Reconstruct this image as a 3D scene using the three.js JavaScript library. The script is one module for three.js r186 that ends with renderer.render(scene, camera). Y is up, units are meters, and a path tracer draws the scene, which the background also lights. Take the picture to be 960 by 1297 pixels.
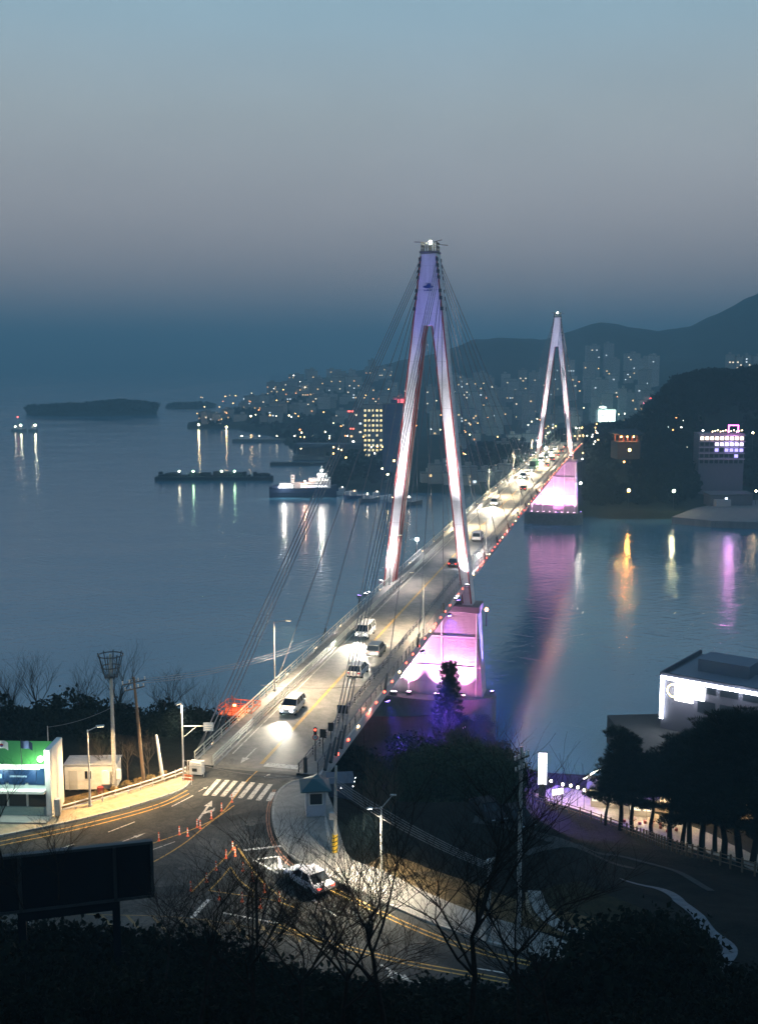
import * as THREE from 'three';
import { mergeGeometries } from 'three/addons/utils/BufferGeometryUtils.js';
import { RoundedBoxGeometry } from 'three/addons/geometries/RoundedBoxGeometry.js';
import { ImprovedNoise } from 'three/addons/math/ImprovedNoise.js';

// ---------- camera, sky, sun, haze, exposure ----------
const scene = new THREE.Scene();
const EYE = new THREE.Vector3(0, 68, 0), FOC = 1400, CXP = 480, CYP = 648.5;
const PITCH = Math.atan((CYP - 458) / FOC);
const camera = new THREE.PerspectiveCamera(2 * Math.atan(CYP / FOC) * 180 / Math.PI, 960 / 1297, 0.5, 30000);
camera.position.copy(EYE);
camera.rotation.set(-PITCH, 0, 0);
scene.add(camera);

const renderer = new THREE.WebGLRenderer({ antialias: true });
renderer.toneMapping = THREE.LinearToneMapping;
renderer.toneMappingExposure = 1.0;
renderer.shadowMap.enabled = true;

const skyNoise = new ImprovedNoise();
// dusk sky: a rosy band low down, clear blue above it, deep blue overhead; the same all round
const SKY = [[-90, 0.05, 0.07, 0.1], [-1, 0.12, 0.13, 0.15], [0, 0.624, 0.501, 0.491], [4, 0.614, 0.52, 0.498], [8, 0.577, 0.558, 0.562], [12, 0.512, 0.576, 0.599], [16, 0.406, 0.567, 0.661], [20, 0.34, 0.558, 0.69], [30, 0.274, 0.491, 0.699], [45, 0.16, 0.31, 0.49], [65, 0.085, 0.18, 0.32], [90, 0.055, 0.125, 0.245]];
{
  const W = 512, H = 512, data = new Float32Array(W * H * 4);
  for (let r = 0; r < H; r++) {
    const e = ((r + .5) / H - .5) * 180;
    let k = 0; while (k < SKY.length - 2 && SKY[k + 1][0] < e) k++;
    const A = SKY[k], B = SKY[k + 1], t = THREE.MathUtils.clamp((e - A[0]) / (B[0] - A[0]), 0, 1), s = t;
    for (let c = 0; c < W; c++) {
      const i = (r * W + c) * 4;
      const th = c / W * 2 * Math.PI, veil = 1 + .05 * skyNoise.noise(Math.cos(th) * 3.1, e * .16, Math.sin(th) * 3.1) + .03 * skyNoise.noise(Math.cos(th) * 9, e * .42 + 7, Math.sin(th) * 9);   // thin uneven veil of high cloud
      for (let q = 0; q < 3; q++) data[i + q] = (A[q + 1] + (B[q + 1] - A[q + 1]) * s) * veil;
      data[i + 3] = 1;
    }
  }
  const sky = new THREE.DataTexture(data, W, H, THREE.RGBAFormat, THREE.FloatType);
  sky.mapping = THREE.EquirectangularReflectionMapping;
  sky.magFilter = THREE.LinearFilter; sky.minFilter = THREE.LinearFilter; sky.needsUpdate = true;
  scene.background = sky; scene.environment = sky;
}
const glow = new THREE.DirectionalLight(0xffd9c8, 0.02);   // what is left of the afterglow, very soft
glow.position.set(-900, 500, -700); glow.target.position.set(0, 0, -200);
glow.castShadow = true; glow.shadow.radius = 40; glow.shadow.mapSize.set(2048, 2048);
Object.assign(glow.shadow.camera, { left: -400, right: 400, top: 400, bottom: -400, near: 10, far: 3000 });
scene.add(glow, glow.target);
scene.fog = new THREE.FogExp2(new THREE.Color().setRGB(.46, .82, 1.0), 0.00055);

// ---------- helpers ----------
function rng(seed) { let a = seed >>> 0; return () => { a |= 0; a = a + 0x6D2B79F5 | 0; let t = Math.imul(a ^ a >>> 15, 1 | a); t = t + Math.imul(t ^ t >>> 7, 61 | t) ^ t; return ((t ^ t >>> 14) >>> 0) / 4294967296; }; }
const noiseGen = new ImprovedNoise();
const nz = (x, y, z = 0) => noiseGen.noise(x, y, z);
const fbm = (x, y, z = 0, o = 4) => { let s = 0, a = .5, f = 1; for (let i = 0; i < o; i++) { s += a * nz(x * f + i * 7.3, y * f - i * 3.1, z * f + i * 1.7); a *= .5; f *= 2.03; } return s; };
const V = (x, y, z) => new THREE.Vector3(x, y, z);
const cl = THREE.MathUtils.clamp, lerp = THREE.MathUtils.lerp, sst = (x, a, b) => THREE.MathUtils.smoothstep(x, a, b);
// a direction read off the photograph, carried to a height or to a distance ahead
function look(px, py) {
  const c = Math.cos(PITCH), s = Math.sin(PITCH), a = (px - CXP) / FOC, b = -(py - CYP) / FOC;
  return V(a, b * c - s, -c - b * s);
}
function onH(px, py, h) { const d = look(px, py), t = (h - EYE.y) / d.y; return EYE.clone().addScaledVector(d, t); }
function atD(px, py, dist) { const d = look(px, py), t = dist / -d.z; return EYE.clone().addScaledVector(d, t); }
const pwl = (t, x) => { if (x <= t[0][0]) return t[0][1]; for (let i = 1; i < t.length; i++) if (x <= t[i][0]) { const [a, b] = t[i - 1], [c, d] = t[i]; return b + (d - b) * (x - a) / (c - a); } return t[t.length - 1][1]; };

const taken = {};
function numbered(n) { const k = (taken[n] ?? -1) + 1; taken[n] = k; return k ? n + '_' + String(k).padStart(3, '0') : n; }
function tag(o, label, category, group, kind) { if (label) o.userData.label = label; if (category) o.userData.category = category; if (group) o.userData.group = group; if (kind) o.userData.kind = kind; return o; }
function thing(name, label, category, pos = [0, 0, 0], turn = 0, group) {
  const o = new THREE.Group(); o.name = numbered(name); o.position.set(...(pos.isVector3 ? pos.toArray() : pos)); o.rotation.y = turn; scene.add(o);
  return tag(o, label, category, group);
}
function flat(g) { const q = g.index ? g.toNonIndexed() : g; return q; }
function fuse(list) { const a = [].concat(list).map(flat).map(g => { for (const k of Object.keys(g.attributes)) if (!['position', 'normal', 'uv'].includes(k)) g.deleteAttribute(k); return g; }); return a.length === 1 ? a[0] : mergeGeometries(a); }
function mesh(name, geos, mat, parent) {
  const m = new THREE.Mesh(geos.isBufferGeometry ? geos : fuse(geos), mat);
  m.name = parent && parent !== scene ? name : numbered(name); m.castShadow = m.receiveShadow = true; (parent || scene).add(m); return m;
}
function copy(o, label, group) { const c = o.clone(); c.name = numbered(o.name.replace(/_\d{3}$/, '')); c.userData = { ...o.userData }; if (label) c.userData.label = label; if (group) c.userData.group = group; scene.add(c); return c; }
const structure = (name, geos, mat) => { const m = mesh(name, geos, mat, scene); m.userData.kind = 'structure'; return m; };
function bx(w, h, d, x = 0, y = 0, z = 0, ry = 0, rx = 0, rz = 0) { const g = new THREE.BoxGeometry(w, h, d); if (rx) g.rotateX(rx); if (rz) g.rotateZ(rz); if (ry) g.rotateY(ry); return g.translate(x, y, z); }
function rb(w, h, d, r, x = 0, y = 0, z = 0, ry = 0) { const g = new RoundedBoxGeometry(w, h, d, 2, r); if (ry) g.rotateY(ry); return g.translate(x, y, z); }
function cyl(r0, r1, h, n, x = 0, y = 0, z = 0) { return new THREE.CylinderGeometry(r1, r0, h, n).translate(x, y + h / 2, z); }
function bar(a, b, r, n = 6, r2 = r) {
  const d = b.clone().sub(a), L = d.length(), g = new THREE.CylinderGeometry(r2, r, L, n, 1, n === 3);
  g.applyQuaternion(new THREE.Quaternion().setFromUnitVectors(V(0, 1, 0), d.normalize()));
  return g.translate((a.x + b.x) / 2, (a.y + b.y) / 2, (a.z + b.z) / 2);
}
function tube(pts, r, n = 5, seg) { return new THREE.TubeGeometry(new THREE.CatmullRomCurve3(pts), seg || pts.length * 4, r, n); }
function wire(a, b, sag, r) { const p = []; for (let i = 0; i <= 10; i++) { const t = i / 10, q = a.clone().lerp(b, t); q.y -= sag * 4 * t * (1 - t); p.push(q); } return new THREE.TubeGeometry(new THREE.CatmullRomCurve3(p), 14, r, 4); }
function tri(pos, uv) { const g = new THREE.BufferGeometry(); g.setAttribute('position', new THREE.Float32BufferAttribute(pos, 3)); g.setAttribute('uv', new THREE.Float32BufferAttribute(uv || new Array(pos.length / 3 * 2).fill(0), 2)); g.computeVertexNormals(); return g; }
function quadUV(a, b, c, d, pos, uv, m) { for (const p of [a, b, c, a, c, d]) { pos.push(p.x, p.y, p.z); const q = m(p); uv.push(q[0], q[1]); } }
// a flat ground piece from an outline in plan, with optional thickness
function slab(pts, top, thick) {
  const sh = new THREE.Shape(pts.map(p => new THREE.Vector2(p.x, -p.z)));
  const g = thick ? new THREE.ExtrudeGeometry(sh, { depth: thick, bevelEnabled: false, curveSegments: 1 }) : new THREE.ShapeGeometry(sh);
  g.rotateX(-Math.PI / 2); g.translate(0, top - (thick || 0), 0);
  const p = g.attributes.position, uv = g.attributes.uv;
  for (let i = 0; i < p.count; i++) uv.setXY(i, p.getX(i), p.getZ(i));
  return g;
}
// a strip of given width along a path on the ground
function strip(path, w, y, closed) {
  const pos = [], uv = []; let L = 0;
  const side = path.map((p, i) => { const a = path[Math.max(0, i - 1)], b = path[Math.min(path.length - 1, i + 1)], d = b.clone().sub(a); d.y = 0; d.normalize(); return V(-d.z, 0, d.x); });
  for (let i = 0; i < path.length - 1; i++) {
    const a = path[i], b = path[i + 1], l = a.distanceTo(b), h = w / 2;
    const q = [[a, -1, L, side[i]], [b, -1, L + l, side[i + 1]], [b, 1, L + l, side[i + 1]], [a, 1, L, side[i]]].map(([p, s, t, n]) => ({ p: V(p.x + n.x * h * s, y === undefined ? p.y : y, p.z + n.z * h * s), u: [s * h, t] }));
    for (const k of [0, 2, 1, 0, 3, 2]) { pos.push(q[k].p.x, q[k].p.y, q[k].p.z); uv.push(...q[k].u); }
    L += l;
  }
  return tri(pos, uv);
}
function smooth(pts, n) { return new THREE.CatmullRomCurve3(pts).getSpacedPoints(n || pts.length * 6); }

// ---------- textures and materials ----------
function tex(size, fn, srgb, rep) {
  const d = new Uint8Array(size * size * 4);
  for (let y = 0; y < size; y++) for (let x = 0; x < size; x++) { const c = fn(x / size, y / size), i = (y * size + x) * 4; d[i] = cl(c[0], 0, 1) * 255; d[i + 1] = cl(c[1], 0, 1) * 255; d[i + 2] = cl(c[2], 0, 1) * 255; d[i + 3] = 255; }
  const t = new THREE.DataTexture(d, size, size); t.wrapS = t.wrapT = THREE.RepeatWrapping; t.magFilter = THREE.LinearFilter; t.minFilter = THREE.LinearMipmapLinearFilter;
  if (srgb) t.colorSpace = THREE.SRGBColorSpace; if (rep) t.repeat.set(rep, rep); t.needsUpdate = true; return t;
}
// noise that tiles over the unit square
const tn = (u, v, f, s = 0) => { const a = u * 2 * Math.PI, b = v * 2 * Math.PI, r = f / (2 * Math.PI); return nz(Math.cos(a) * r + s, Math.sin(a) * r + Math.cos(b) * r * 1.01 + s * 2, Math.sin(b) * r - s); };
const grain = (base, amp, f, seed, size = 256, rep = .25) => tex(size, (u, v) => {
  const n = .5 * tn(u, v, f, seed) + .3 * tn(u, v, f * 3.1, seed + 5) + .35 * tn(u, v, f * 11, seed + 9) + .25 * tn(u, v, f * 2 / 3, seed + 2);
  return base.map(b => Math.pow(cl(b * (1 + amp * n), 0, 1), 1 / 2.2));
}, true, rep);
const heightTex = (f, seed, size = 256, rep = .5) => tex(size, (u, v) => { const n = .5 + .4 * tn(u, v, f, seed) + .3 * tn(u, v, f * 3.3, seed + 4) + .2 * tn(u, v, f * 9, seed + 8); return [n, n, n]; }, false, rep);
const S = (o) => new THREE.MeshStandardMaterial(o);
const matte = (o) => new THREE.MeshPhysicalMaterial({ specularIntensity: .12, ...o });   // dull surfaces without sheen
const C = (r, g, b) => new THREE.Color().setRGB(r, g, b);
const paint = (r, g, b, rough = .5, metal = 0) => S({ color: C(r, g, b), roughness: rough, metalness: metal });
const lampMat = (r, g, b, k) => S({ color: C(.02, .02, .02), emissive: C(r, g, b), emissiveIntensity: k, roughness: .6 });
const hA = heightTex(22, 3), hB = heightTex(9, 8);
const asphaltTex = tex(1024, (u, v) => {      // 26 m of old asphalt: patchy binder, speckle, fine cracks, oil drips
  const p = .5 * tn(u, v, 5, 201) + .35 * tn(u, v, 14, 203) + .3 * tn(u, v, 60, 205) + .35 * tn(u, v, 190, 207);
  const cr = Math.abs(tn(u, v, 11, 211) + .35 * tn(u, v, 37, 213)), ck = cr < .016 ? .45 : 1, oil = tn(u, v, 34, 217) > .52 ? .7 : 1, pale = tn(u, v, 8, 219) > .24 ? 1.32 : 1;
  const k = (1 + 1.25 * p) * ck * oil * pale; return [.043 * k, .0445 * k, .0445 * k].map(x => Math.pow(cl(x, 0, 1), 1 / 2.2));
}, true, 1 / 26);
const wornPaint = (c, seed) => tex(512, (u, v) => { const n = .6 * tn(u, v, 40, seed) + .5 * tn(u, v, 110, seed + 3) + .4 * tn(u, v, 9, seed + 5), w = cl((n - .18) * 4, 0, 1), f = 1 + .25 * tn(u, v, 20, seed + 7); return c.map((x, i) => Math.pow(lerp(x * f, .055, w), 1 / 2.2)); }, true, .16);
const streaky = (c, seed) => tex(512, (u, v) => { // poured concrete: lift lines every 4 m of a 20 m tile, run-off streaks
  const st = .5 * tn(u, v * .12, 60, seed) + .5 * tn(u, v * .3, 23, seed + 2), n = .5 * tn(u, v, 9, seed + 4) + .3 * tn(u, v, 40, seed + 6), l = (v * 5) % 1, q = l < .012 ? .72 : 1, pn = .06 * Math.sin(Math.floor(v * 5) * 12.9 + Math.floor(u * 3) * 7.1);
  const k = (1 + .28 * st + .16 * n + pn) * q; return c.map(x => Math.pow(cl(x * k, 0, 1), 1 / 2.2)); }, true, .05);
const M = {
  asphalt: matte({ specularIntensity: .35, map: asphaltTex, bumpMap: hA, bumpScale: .02, roughness: .82 }),
  deckAsphalt: S({ map: grain([.17, .162, .148], .9, 6, 21, 512, .11), bumpMap: hA, bumpScale: .015, roughness: .72 }),
  pave: S({ map: grain([.26, .25, .235], .5, 9, 4, 256, .2), bumpMap: hA, bumpScale: .015, roughness: .85 }),
  concrete: S({ map: grain([.34, .33, .31], .45, 6, 5, 256, .12), bumpMap: hB, bumpScale: .02, roughness: .85 }),
  concreteDark: S({ map: grain([.15, .15, .145], .5, 6, 6, 256, .12), bumpMap: hB, bumpScale: .02, roughness: .9 }),
  pylon: S({ map: streaky([.60, .60, .60], 301), roughness: .6 }), pierWall: S({ map: streaky([.36, .345, .33], 331), bumpMap: hB, bumpScale: .03, roughness: .85 }),
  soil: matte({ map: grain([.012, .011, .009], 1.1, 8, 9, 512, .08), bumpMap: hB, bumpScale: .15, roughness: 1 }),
  dryGrass: matte({ map: grain([.14, .10, .05], 1.1, 14, 11, 512, .12), bumpMap: hA, bumpScale: .12, roughness: 1 }),
  lawn: matte({ map: grain([.030, .026, .012], 1.0, 14, 12, 512, .1), bumpMap: hA, bumpScale: .1, roughness: 1 }),
  forestFloor: matte({ map: grain([.022, .026, .018], 1.0, 9, 13, 512, .05), bumpMap: hB, bumpScale: .3, roughness: 1 }),
  mountain: matte({ map: grain([.016, .024, .020], .9, 12, 14, 512, .004), roughness: 1 }),
  cityGround: matte({ map: grain([.05, .052, .055], .6, 8, 15, 256, .02), roughness: .95 }),
  white: S({ map: grain([.74, .73, .70], .3, 6, 16, 256, .3), roughness: .6 }),
  roadWhite: S({ map: wornPaint([.60, .60, .57], 401), roughness: .7 }),
  roadFaded: S({ map: grain([.16, .11, .04], .9, 16, 58, 256, .35), roughness: .8 }), roadYellow: S({ map: wornPaint([.52, .31, .05], 421), roughness: .7 }),
  roadRed: S({ map: grain([.26, .12, .07], .7, 16, 19, 256, .35), roughness: .8 }),
  steel: paint(.34, .35, .36, .45, .6), galv: S({ map: grain([.45, .46, .47], .35, 8, 20, 256, .8), roughness: .5, metalness: .45 }),
  darkSteel: paint(.045, .05, .055, .5, .3), black: paint(.015, .015, .017, .6), rubber: paint(.012, .012, .012, .85),
  redGlowTrim: paint(.30, .025, .02, .5), cable: paint(.20, .20, .215, .5), pole: S({ map: grain([.38, .38, .37], .4, 7, 22, 256, .6), roughness: .75 }),
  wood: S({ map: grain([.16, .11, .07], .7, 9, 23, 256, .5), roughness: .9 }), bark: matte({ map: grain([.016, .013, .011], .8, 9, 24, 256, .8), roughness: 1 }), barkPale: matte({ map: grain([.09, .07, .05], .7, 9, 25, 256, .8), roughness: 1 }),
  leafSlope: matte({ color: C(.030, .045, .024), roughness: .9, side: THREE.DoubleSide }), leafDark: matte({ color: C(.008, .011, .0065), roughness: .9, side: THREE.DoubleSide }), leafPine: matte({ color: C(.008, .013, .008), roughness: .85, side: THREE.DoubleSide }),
  glass: S({ color: C(.012, .015, .02), roughness: .08 }), chrome: paint(.6, .6, .62, .2, 1),
};

// ---------- water ----------
{
  const wave = tex(512, (u, v) => { const n = .5 + .55 * tn(u, v * 1, 9, 31) + .35 * tn(u, v, 23, 33) + .22 * tn(u, v, 52, 37); return [n, n, n]; }, false);
  const rough = tex(256, (u, v) => { const n = .5 + .8 * tn(u, v, 5, 41) + .4 * tn(u, v, 13, 43); const r = .15 + .09 * Math.tanh((n - .5) * 1.6); return [r, r, r]; }, false);
  wave.repeat.set(1 / 34, 1 / 23); rough.repeat.set(1 / 420, 1 / 130);
  const sea = new THREE.MeshPhysicalMaterial({ ior: 1.7, color: C(.06, .18, .28), roughness: 1, roughnessMap: rough, bumpMap: wave, bumpScale: .058 });
  const g = new THREE.PlaneGeometry(1, 1); g.rotateX(-Math.PI / 2);
  const pos = [], uv = [], X = [-9000, 9000], Zs = [150, -12000];
  quadUV(V(X[0], 0, Zs[0]), V(X[1], 0, Zs[0]), V(X[1], 0, Zs[1]), V(X[0], 0, Zs[1]), pos, uv, p => [p.x, -p.z]);
  const w = structure('sea_water', tri(pos, uv), sea);
}

// ---------- near terrain ----------
const HILL = [[-40, 66.6], [0, 66.3], [6, 61], [20, 53.5], [33, 46.2], [45, 39.4], [54, 32.5], [61, 27.9], [66, 27.85]];
const TB = V(8.7, 0, -192), BA = 13.45 * Math.PI / 180;
const uB = V(Math.sin(BA), 0, -Math.cos(BA)), nB = V(Math.cos(BA), 0, Math.sin(BA));
const BR = (w, h, s) => TB.clone().addScaledVector(uB, s).addScaledVector(nB, w).setY(h);
const deckY = s => 28 + 2.0 * (1 - ((s - 140) / 230) ** 2);
const shoreLeft = x => 168 + 9 * nz(x * .03, 4.2) - sst(-x, 40, 160) * 18;
function groundH(x, z) {
  const d = -z, roadX = 13.6 - (d - 70) * .95;
  let h;
  if (d < 66) h = pwl(HILL, d) + (d < 60 ? 1.2 * nz(x * .06, d * .06) : 0);
  else {
    const right = sst(x - (d < 84 ? 14 - (d - 70) * 1.05 : 1.2 - (d - 84) * .55), 0, 6);       // east of the pavement
    const edgeL = 113 + 2.5 * nz(x * .05, 1.5), fallL = 1 - sst(d, edgeL, shoreLeft(x) + 6);
    const hl = -2 + (27.85 + 2) * fallL;
    const dr = d + x * .22;                                                                    // the park steps down to the waterside lane
    const hr = pwl([[70, 27.6], [84, 26.4], [96, 23.0], [112, 18.6], [128, 12.6], [136, 9.2], [142, 7.6], [166, 6.4], [172, 4.0], [182, -2.2]], dr);
    const hb = pwl([[98, 27.6], [104, 24.5], [116, 20], [140, 14], [165, 9.6], [186, 7.0], [197, -2.2]], d);
    h = lerp(hl, lerp(hb, hr, sst(x - (d > 150 ? (d - 150) * .1 : 0), 10, 24)), right);
    if (d > 84) h += .35 * nz(x * .12, d * .12) * (right > .5 ? 1 : d > 112 ? 1 : 0);
  }
  return h;
}
{
  const X0 = -170, X1 = 170, D0 = -40, D1 = 206, nx = 200, nd = 200, pos = [], uv = [], idx = [];
  for (let j = 0; j <= nd; j++) for (let i = 0; i <= nx; i++) {
    const x = X0 + (X1 - X0) * i / nx, d = D0 + (D1 - D0) * j / nd; pos.push(x, groundH(x, -d), -d); uv.push(x, d);
  }
  for (let j = 0; j < nd; j++) for (let i = 0; i < nx; i++) { const a = j * (nx + 1) + i, b = a + 1, c = a + nx + 1, e = c + 1; idx.push(a, b, e, a, e, c); }
  const g = new THREE.BufferGeometry(); g.setAttribute('position', new THREE.Float32BufferAttribute(pos, 3)); g.setAttribute('uv', new THREE.Float32BufferAttribute(uv, 2)); g.setIndex(idx); g.computeVertexNormals();
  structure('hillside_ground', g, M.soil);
}

// ---------- far land: port, headland, town hills, mountains ----------
const ridge3 = [[150, 0], [335, 0], [380, 16], [430, 43], [500, 69], [560, 86], [600, 104], [630, 108], [690, 107], [730, 124], [760, 135], [790, 129], [830, 119], [870, 127], [910, 152], [960, 187], [1030, 240], [1150, 310], [1300, 270]];
const ridge2 = [[240, -30], [290, 2], [330, 15], [370, 33], [400, 40], [440, 40], [500, 48], [560, 34], [640, 30], [720, 44], [800, 60], [1000, 60], [1300, 60]];
const headCan = [[640, -5], [690, 8], [715, 22], [745, 24], [775, 27], [800, 28], [822, 36], [842, 48], [862, 58], [900, 63], [930, 62], [960, 64], [1100, 70], [1300, 70]];
const shoreFar = [[-200, 30000], [228, 30000], [234, 1130], [300, 1120], [318, 1075], [345, 1010], [372, 830], [408, 800], [416, 655], [420, 590], [500, 568], [560, 575], [640, 560], [662, 520], [690, 490], [760, 478], [860, 473], [905, 468], [960, 464], [1300, 460]];
const landEnd = [[228, 1170], [300, 1420], [360, 1900], [410, 2400], [440, 9000]];
const colOf = (x, d) => CXP + FOC * 1.0093 * x / d;
function farH(x, d) {
  const c = colOf(x, d), s = pwl(shoreFar, c);
  let h = lerp(-6, 2.6, sst(d, s - 3, s + 4));
  h = Math.min(h, lerp(2.6, -8, sst(d, pwl(landEnd, c), pwl(landEnd, c) + 60)));
  if (d > s && d < pwl(landEnd, c) + 30) {
    const hr = pwl(headCan, c) - 7;
    h += Math.max(0, hr) * sst(d, s + 8 + sst(c, 850, 900) * 70, s + 75 + sst(c, 790, 860) * 90) * (1 - .75 * sst(d, 720, 1000));
    const r2 = Math.max(0, pwl(ridge2, c)); h += r2 * sst(d, 950, 1620) * (1 - .4 * sst(d, 1700, 2300));
  }
  const r3 = pwl(ridge3, c) - 2; if (r3 > 0 && d > 1150) h = Math.max(h, r3 * sst(d, 1180, 1880) * (1 - sst(d, 2050, 3400)) * (1 + .12 * fbm(x * .009, d * .009) * sst(d, 1250, 1600) * (1 - sst(d, 1780, 1880))) + 3.5 * nz(x * .03, d * .03) * sst(d, 1400, 1800));
  return h + (d < pwl(landEnd, c) ? (d > 900 ? 2.5 : 1) * nz(x * .01, d * .012) * sst(d, s, s + 60) : 0);
}
{
  const pos = [], uv = [], idx = [], nc = 190, nd = 150;
  for (let j = 0; j <= nd; j++) for (let i = 0; i <= nc; i++) {
    const d = 440 * Math.pow(5600 / 440, j / nd), c = 215 + (1280 - 215) * i / nc, x = (c - CXP) / (FOC * 1.0093) * d;
    pos.push(x, farH(x, d), -d); uv.push(x, d);
  }
  for (let j = 0; j < nd; j++) for (let i = 0; i < nc; i++) { const a = j * (nc + 1) + i, b = a + 1, c = a + nc + 1, e = c + 1; idx.push(a, b, e, a, e, c); }
  const g = new THREE.BufferGeometry(); g.setAttribute('position', new THREE.Float32BufferAttribute(pos, 3)); g.setAttribute('uv', new THREE.Float32BufferAttribute(uv, 2)); g.setIndex(idx); g.computeVertexNormals();
  structure('far_shore_hills', g, M.mountain);
}
// ---------- the bridge ----------
const bridge = thing('cable_stayed_bridge', 'long cable-stayed bridge with two white A-shaped pylons crossing the strait', 'bridge', [TB.x, 0, TB.z], -BA);
const L = (w, h, s) => V(w, h, -s);                       // bridge axes: across, up, along
const DW = 6.5, S0 = -90, S1 = 372;
function sweep(profile, s0, s1, step, yf = deckY) {       // a section carried along the deck
  const st = []; for (let s = s0; s < s1 - 1e-6; s += step) st.push(s); st.push(s1);
  const pos = [], uv = [], n = profile.length; let per = [0];
  for (let k = 0; k < n; k++) { const a = profile[k], b = profile[(k + 1) % n]; per.push(per[k] + Math.hypot(b[0] - a[0], b[1] - a[1])); }
  for (let i = 0; i < st.length - 1; i++) for (let k = 0; k < n; k++) {
    const a = profile[k], b = profile[(k + 1) % n], P = [L(a[0], yf(st[i]) + a[1], st[i]), L(b[0], yf(st[i]) + b[1], st[i]), L(b[0], yf(st[i + 1]) + b[1], st[i + 1]), L(a[0], yf(st[i + 1]) + a[1], st[i + 1])];
    const U = [[per[k], st[i]], [per[k + 1], st[i]], [per[k + 1], st[i + 1]], [per[k], st[i + 1]]];
    for (const q of [0, 2, 1, 0, 3, 2]) { pos.push(P[q].x, P[q].y, P[q].z); uv.push(...U[q]); }
  }
  return tri(pos, uv);
}
const rect = (w0, w1, y0, y1) => [[w0, y0], [w1, y0], [w1, y1], [w0, y1]];
M.fascia = paint(.42, .42, .44, .6); M.girder = paint(.20, .21, .24, .5, .2);
mesh('girder', sweep([[-6.5, -.3], [-6.5, -.75], [-4.2, -2.3], [4.2, -2.3], [6.5, -.75], [6.5, -.3]], S0, S1, 11.5), M.girder, bridge);
for (const r of [rect(-6.72, -6.5, -.82, .24), rect(6.5, 6.72, -.82, .24)]) mesh('fascia', sweep(r, S0, S1, 11.5), M.fascia, bridge);
mesh('carriageway', sweep(rect(-4.3, 4.3, -.3, 0), S0, S1, 7), M.deckAsphalt, bridge);
for (const k of [-1, 1]) { const p = k < 0 ? rect(-6.5, -4.3, -.3, .2) : rect(4.3, 6.5, -.3, .2); mesh('sidewalk', sweep(p, S0, S1, 7), M.pave, bridge); }
mesh('expansion_joint', sweep(rect(-4.3, 4.3, 0, .012), -89.9, -89.3, 1), M.concreteDark, bridge);
const up4 = .006;
const mark = (name, w0, w1, s0, s1, mat) => mesh(name, sweep(rect(w0, w1, up4 - .004, up4 + .003), s0, s1, 12), mat, bridge);
mark('centre_line', .02, .17, -88, S1 - 2, M.roadYellow); mark('centre_line', -.17, -.02, -88, S1 - 2, M.roadYellow);
mark('edge_line', 3.75, 3.88, -86, S1 - 2, M.roadWhite); mark('edge_line', -3.88, -3.75, -86, S1 - 2, M.roadWhite);
mark('stop_line', .4, 4.0, -88.6, -87.6, M.roadWhite);
for (const [w, s, dir] of [[-2, -84, -1], [-2.1, -68, -1], [2.2, -62, 1]]) {                        // lane arrows
  const sh = new THREE.Shape(); for (const [x, y] of [[-.08, 0], [.08, 0], [.08, 3], [.38, 3], [0, 4.6], [-.38, 3], [-.08, 3]]) sh[sh.curves.length || sh.currentPoint.lengthSq() ? 'lineTo' : 'moveTo'](x, y);
  const g = new THREE.ShapeGeometry(sh); g.rotateX(-Math.PI / 2); if (dir < 0) g.rotateY(Math.PI); g.translate(w, deckY(s) + .02, -s); mesh('lane_arrow', g, M.roadWhite, bridge);
}
// railings: outer and inner on each side, every post its own piece where it can be told apart
const lit = [];
function railing(name, w, rails, postH, mat, gap, sNear) {
  const r = mesh(name, rails.map(([y, h, t]) => sweep(rect(w - t / 2, w + t / 2, y, y + h), S0 + .2, S1 - .2, 11.5)), mat, bridge);
  const pg = new THREE.BoxGeometry(.09, postH, .09), far = [];
  for (let s = S0 + .3; s < S1; s += gap) {
    if (s < sNear) { const m = mesh('post', pg, mat, r); m.position.set(w, deckY(s) + .2 + postH / 2, -s); }
    else far.push(bx(.09, postH, .09, w, deckY(s) + .2 + postH / 2, -s));
  }
  tag(mesh('far_posts', far, mat, r), 0, 0, 0, 'stuff');
}
M.railPale = S({ map: grain([.50, .52, .47], .3, 8, 51, 256, .5), roughness: .45, metalness: .2 });
M.railDark = paint(.10, .105, .13, .45, .4);
railing('outer_railing', -6.4, [[1.32, .09, .10], [.95, .05, .05], [.62, .05, .05], [.32, .05, .05]], 1.2, M.railPale, 2.4, 60);
railing('inner_railing', -4.45, [[1.02, .12, .10], [.72, .12, .07], [.42, .12, .07]], .95, M.railPale, 2.4, 60);
railing('inner_railing', 4.45, [[1.0, .12, .10], [.68, .10, .07], [.40, .10, .07]], .95, M.railDark, 2.4, 60);
railing('outer_railing', 6.4, [[1.32, .09, .10], [.95, .05, .05], [.62, .05, .05], [.32, .05, .05]], 1.2, M.railDark, 2.4, 60);
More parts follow.
